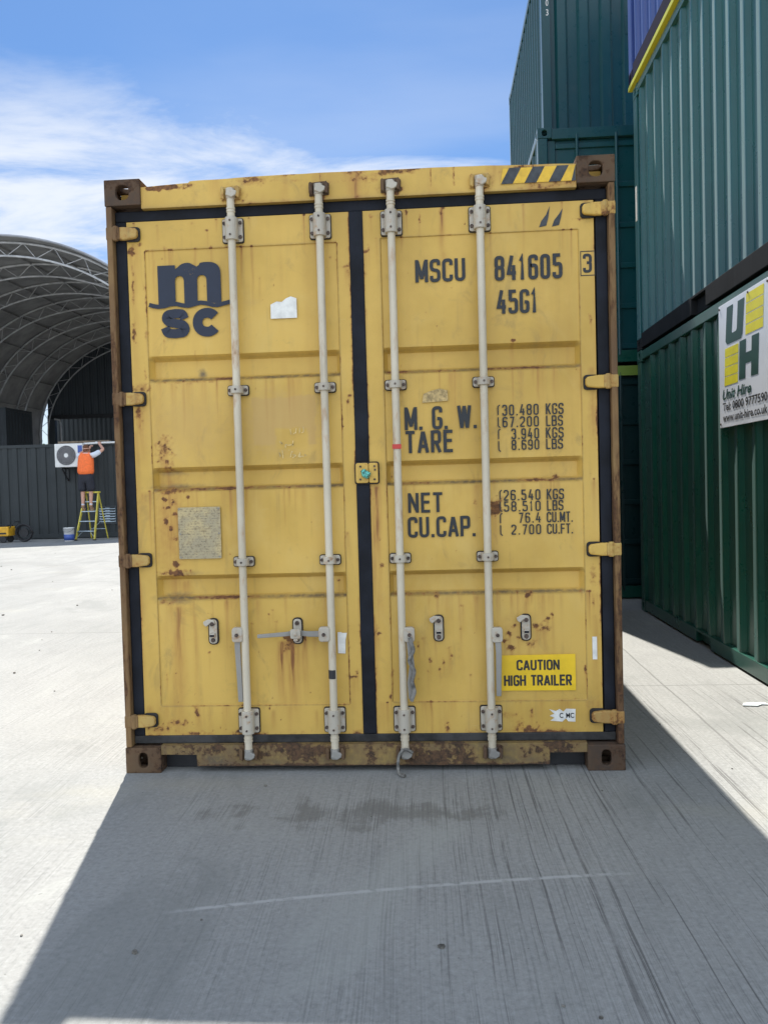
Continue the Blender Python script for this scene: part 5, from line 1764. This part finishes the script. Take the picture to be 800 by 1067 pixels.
skin('shirt', [(0, .06, 1.52), (.185, .06, 1.56), (.30, .12, 1.635), (.385, .165, 1.695), (-.185, .06, 1.55), (-.27, .20, 1.60), (0, .07, 1.60)],
     [(0, 1), (1, 2), (2, 3), (0, 4), (4, 5), (0, 6)], [.13, .088, .082, .078, .088, .08, .075], 'shirt_white', pers)
skin('shorts', [(0, 0, 1.14), (0, 0, .97), (.11, .0, .86), (.125, .025, .53), (-.11, .0, .86), (-.125, .025, .53)], [(0, 1), (1, 2), (2, 3), (1, 4), (4, 5)],
     [(.20, .14), (.20, .15), .13, .125, .13, .125], 'shorts_navy', pers)
for s in (-1, 1):
    skin('sock', [(s * .115, -.008, .14), (s * .115, .0, .23)], [(0, 1)], [.052, .055], 'shirt_white', pers, 2)
    skin('boot', [(s * .116, -.03, .045), (s * .116, -.012, .15), (s * .12, .09, .045), (s * .122, .17, .036)], [(0, 1), (0, 2), (2, 3)], [.052, .058, .05, .04], 'boot_tan', pers)

# ------------------------------------------------------------------ arched shelter
AX, AZ, AR, Y0A, Y1A = -14.75, 4.60, 6.85, 24.0, 41.0
sh = empty('arched_shelter', (AX, Y0A, 0))
tag(sh, 'grey arched fabric shelter on curved steel trusses behind the charcoal container', 'shelter')
LA = Y1A - Y0A


RISE = 1.33           # how much flatter than a half circle the arch is


def on_arc(r, a):
    return (r * math.cos(a), AZ + (r - RISE) * math.sin(a))


def arc(r, n=48):
    return [(r, 3.0), (r, 3.8)] + [on_arc(r, math.pi * k / n) for k in range(n + 1)] + [(-r, 3.8), (-r, 3.0)]


for nm, r0, r1, mt in (('lining', AR + .06, AR + .075, 'membrane_grey'), ('membrane', AR + .085, AR + .13, 'membrane_outside')):
    mb = MB()
    o, i_ = arc(r1), arc(r0)
    prof = o + i_[::-1]
    mb.prism(prof, (0, -.55, 0), (1, 0, 0), (0, 0, 1), (0, LA + .9, 0))
    mb.build(nm, mt, sh)
for k in range(7):
    y = k * LA / 6
    mb = MB()
    mb.tube([(a, y, b) for a, b in arc(AR)], .045, 8)
    mb.tube([(a, y, b) for a, b in arc(AR - .46)], .038, 8)
    nz = 38
    for j in range(nz):
        a0, a1 = math.pi * j / nz, math.pi * (j + 1) / nz
        ra, rb = (AR, AR - .46) if j % 2 else (AR - .46, AR)
        (xa_, za_), (xb_, zb_) = on_arc(ra, a0), on_arc(rb, a1)
        mb.tube([(xa_, y, za_), (xb_, y, zb_)], .015, 6)
    for s in (-1, 1):
        mb.box(s * (AR - .23) - .33, s * (AR - .23) + .33, y - .2, y + .2, 2.91, 3.0)
    mb.build('truss', 'truss_steel', sh)
mb = MB()
for k in range(1, 12):
    a = math.pi * k / 12
    px_, pz_ = on_arc(AR, a)
    mb.tube([(px_, 0, pz_), (px_, LA, pz_)], .035, 6)
mb.build('purlin', 'membrane_grey', sh)
# closed upper part of the far end, ribbed sheet, with an opening below
ze = 5.75
xl = -21.15 - AX
poly = []
pitch = .42
vs_, fs_ = [], []
x = xl
ir = AR + .05
col = []
while x < ir - .2:
    for q, d in ((x, 0), (x + .16, 0), (x + .20, -.05), (x + .38, -.05)):
        if q < ir - .05:
            zt_ = AZ + (ir - RISE) * math.sqrt(max(1 - (q / ir) ** 2, .001))
            col.append((q, d, zt_))
    x += pitch
for q, d, zt_ in col:
    vs_ += [(q, LA + .1 + d, min(ze, zt_ - .02)), (q, LA + .1 + d, zt_)]
fs_ = [(2 * i, 2 * i + 2, 2 * i + 3, 2 * i + 1) for i in range(len(col) - 1)]
mb = MB()
mb._add(vs_, fs_)
mb.build('end_sheet', 'slate_paint', sh)
mb = MB()
mb.box(xl, 6.6, LA + .02, LA + .22, ze - .22, ze - .002)
mb.build('end_beam', 'black_steel', sh)
for x in (xl, xl + 6.2, 6.3):
    MB().box(x, x + .42, LA + .0, LA + .25, 0, ze - .225).build('end_post', 'slate_paint', sh)
mb = MB()
mb.tube([(xl + .55, LA - .3, ze - .25), (xl + .85, LA - .3, ze - .3), (xl + .9, LA - .3, ze - .6), (xl + .9, LA - .3, 0)], .05, 8)
mb.build('downpipe', 'truss_steel', sh)
# supporting side containers of the shelter and darker stacks inside it
def plain_unit(loc, L, W, H, mat, label, rz=0.0, group=None):
    root = empty('shipping_container', loc, rz)
    tag(root, label, 'shipping container', group)
    for y, s in ((.05, -1), (W - .05, 1)):
        corrugated('x', y, .12, L - .12, .14, H - .12, .034, .278, .08, .06, s).build('side_wall', mat, root)
    for x, s in ((.05, -1), (L - .05, 1)):
        corrugated('y', x, .12, W - .12, .14, H - .12, .034, .278, .08, .06, s).build('end_wall', mat, root)
    for x in (0, L - .12):
        for y in (0, W - .12):
            MB().box(x, x + .12, y, y + .12, 0, H).build('corner_post', mat, root, bevel=.008)
    mb = MB()
    mb.box(.05, L - .05, .05, W - .05, H - .05, H - .02)
    mb.build('roof', mat, root)
    for nm, a, b in (('bottom_rail', .01, .1395), ('top_rail', H - .1195, H - .005)):
        mb = MB()
        mb.box(.1205, L - .1205, .004, .06, a, b)
        mb.box(.1205, L - .1205, W - .06, W - .004, a, b)
        mb.box(.004, .06, .1205, W - .1205, a, b)
        mb.box(L - .06, L - .004, .1205, W - .1205, a, b)
        mb.build(nm, mat, root)
    return root


SG = 'dark containers under the shelter'
plain_unit((-31.05, 32.2, 0), 12.19, 2.44, 2.60, 'slate_paint', 'dark container in the lower tier at the left of the shelter', group=SG)
plain_unit((-31.05, 32.2, 2.61), 12.19, 2.44, 2.72, 'slate_paint', 'dark container in the upper tier at the left of the shelter', group=SG)
plain_unit((-22.2, 43.4, 0), 13.6, 2.44, 2.92, 'charcoal_paint', 'grey container in the lower tier behind the shelter opening', group=SG)
plain_unit((-22.2, 43.4, 2.93), 13.6, 2.44, 2.95, 'charcoal_paint', 'grey container in the upper tier behind the shelter opening', group=SG)
plain_unit((-6.45, 26.0, 0), 12.19, 2.44, 2.90, 'charcoal_paint', 'charcoal container carrying the right foot of the shelter', R(90), SG)

# tree seen through the gap
tr = empty('tree', (-31.2, 62, 0))
tag(tr, 'green leafy tree showing through the gap beside the shelter', 'tree')
mb = MB()
mb.tube([(0, 0, 0), (.1, 0, 1.6), (.05, .1, 3.2), (.2, 0, 4.3)], .28, 10, r_end=.08)
for k in range(9):
    a = k * 2.4
    z = 2.2 + k * .3
    mb.tube([(.08, .05, z), (1.1 * math.cos(a), 1.1 * math.sin(a), z + .8), (2.0 * math.cos(a), 2.0 * math.sin(a), z + 1.3)], .09, 6, r_end=.02)
mb.build('trunk', 'bark', tr)
rg = np.random.default_rng(3)
vs_, fs_ = [], []
cl = [(rg.normal(0, 1.15), rg.normal(0, 1.15), rg.uniform(2.0, 5.0)) for _ in range(60)]
for cx, cy, cz in cl:
    for _ in range(60):
        q = np.array([cx, cy, cz]) + rg.normal(0, .34, 3)
        u = rg.normal(0, 1, 3)
        u /= np.linalg.norm(u)
        v_ = np.cross(u, rg.normal(0, 1, 3))
        v_ /= np.linalg.norm(v_)
        s = rg.uniform(.07, .15)
        b = len(vs_)
        vs_ += [tuple(q - u * s), tuple(q + v_ * s * .6), tuple(q + u * s), tuple(q - v_ * s * .6)]
        fs_.append((b, b + 1, b + 2, b + 3))
mb = MB()
mb.v, mb.f = vs_, fs_
mb.build('crown', 'leaf_green', tr)

# ------------------------------------------------------------------ litter on the concrete
mb = MB()
mb.prism([(0, 0), (.085, -.012), (.12, .02), (.16, .012), (.15, .05), (.07, .062), (.02, .045)], (2.16, 1.10, .004), (1, 0, 0), (0, 1, 0), (0, 0, .004))
tag(mb.build('paper_scrap', 'paper'), 'crumpled pale scrap of paper beside the green container', 'paper')
rg = np.random.default_rng(11)
mb = MB()
for k in range(130):
    x, y = (rg.uniform(-4.5, 2.4), rg.uniform(-2.2, 8)) if k < 90 else (rg.uniform(-9, -1.5), rg.uniform(2, 17))
    if -1.3 < x < 1.3 and y > -.15:
        continue
    s = rg.uniform(.004, .011) * (1.5 if y > 5 else 1)
    a = rg.uniform(0, 6.28)
    p5 = [(s * math.cos(a + i * 1.256) * rg.uniform(.7, 1.4), s * math.sin(a + i * 1.256) * rg.uniform(.7, 1.2)) for i in range(5)]
    mb.prism(p5, (x, y, 0.0005), (1, 0, 0), (0, 1, 0), (rg.uniform(-.3, .3) * s, 0, s * rg.uniform(.6, 1.2)))
tag(mb.build('gravel', 'stone_chip'), 'scattered small stone chips on the concrete yard', 'gravel', kind='stuff')
bpy.context.view_layer.update()
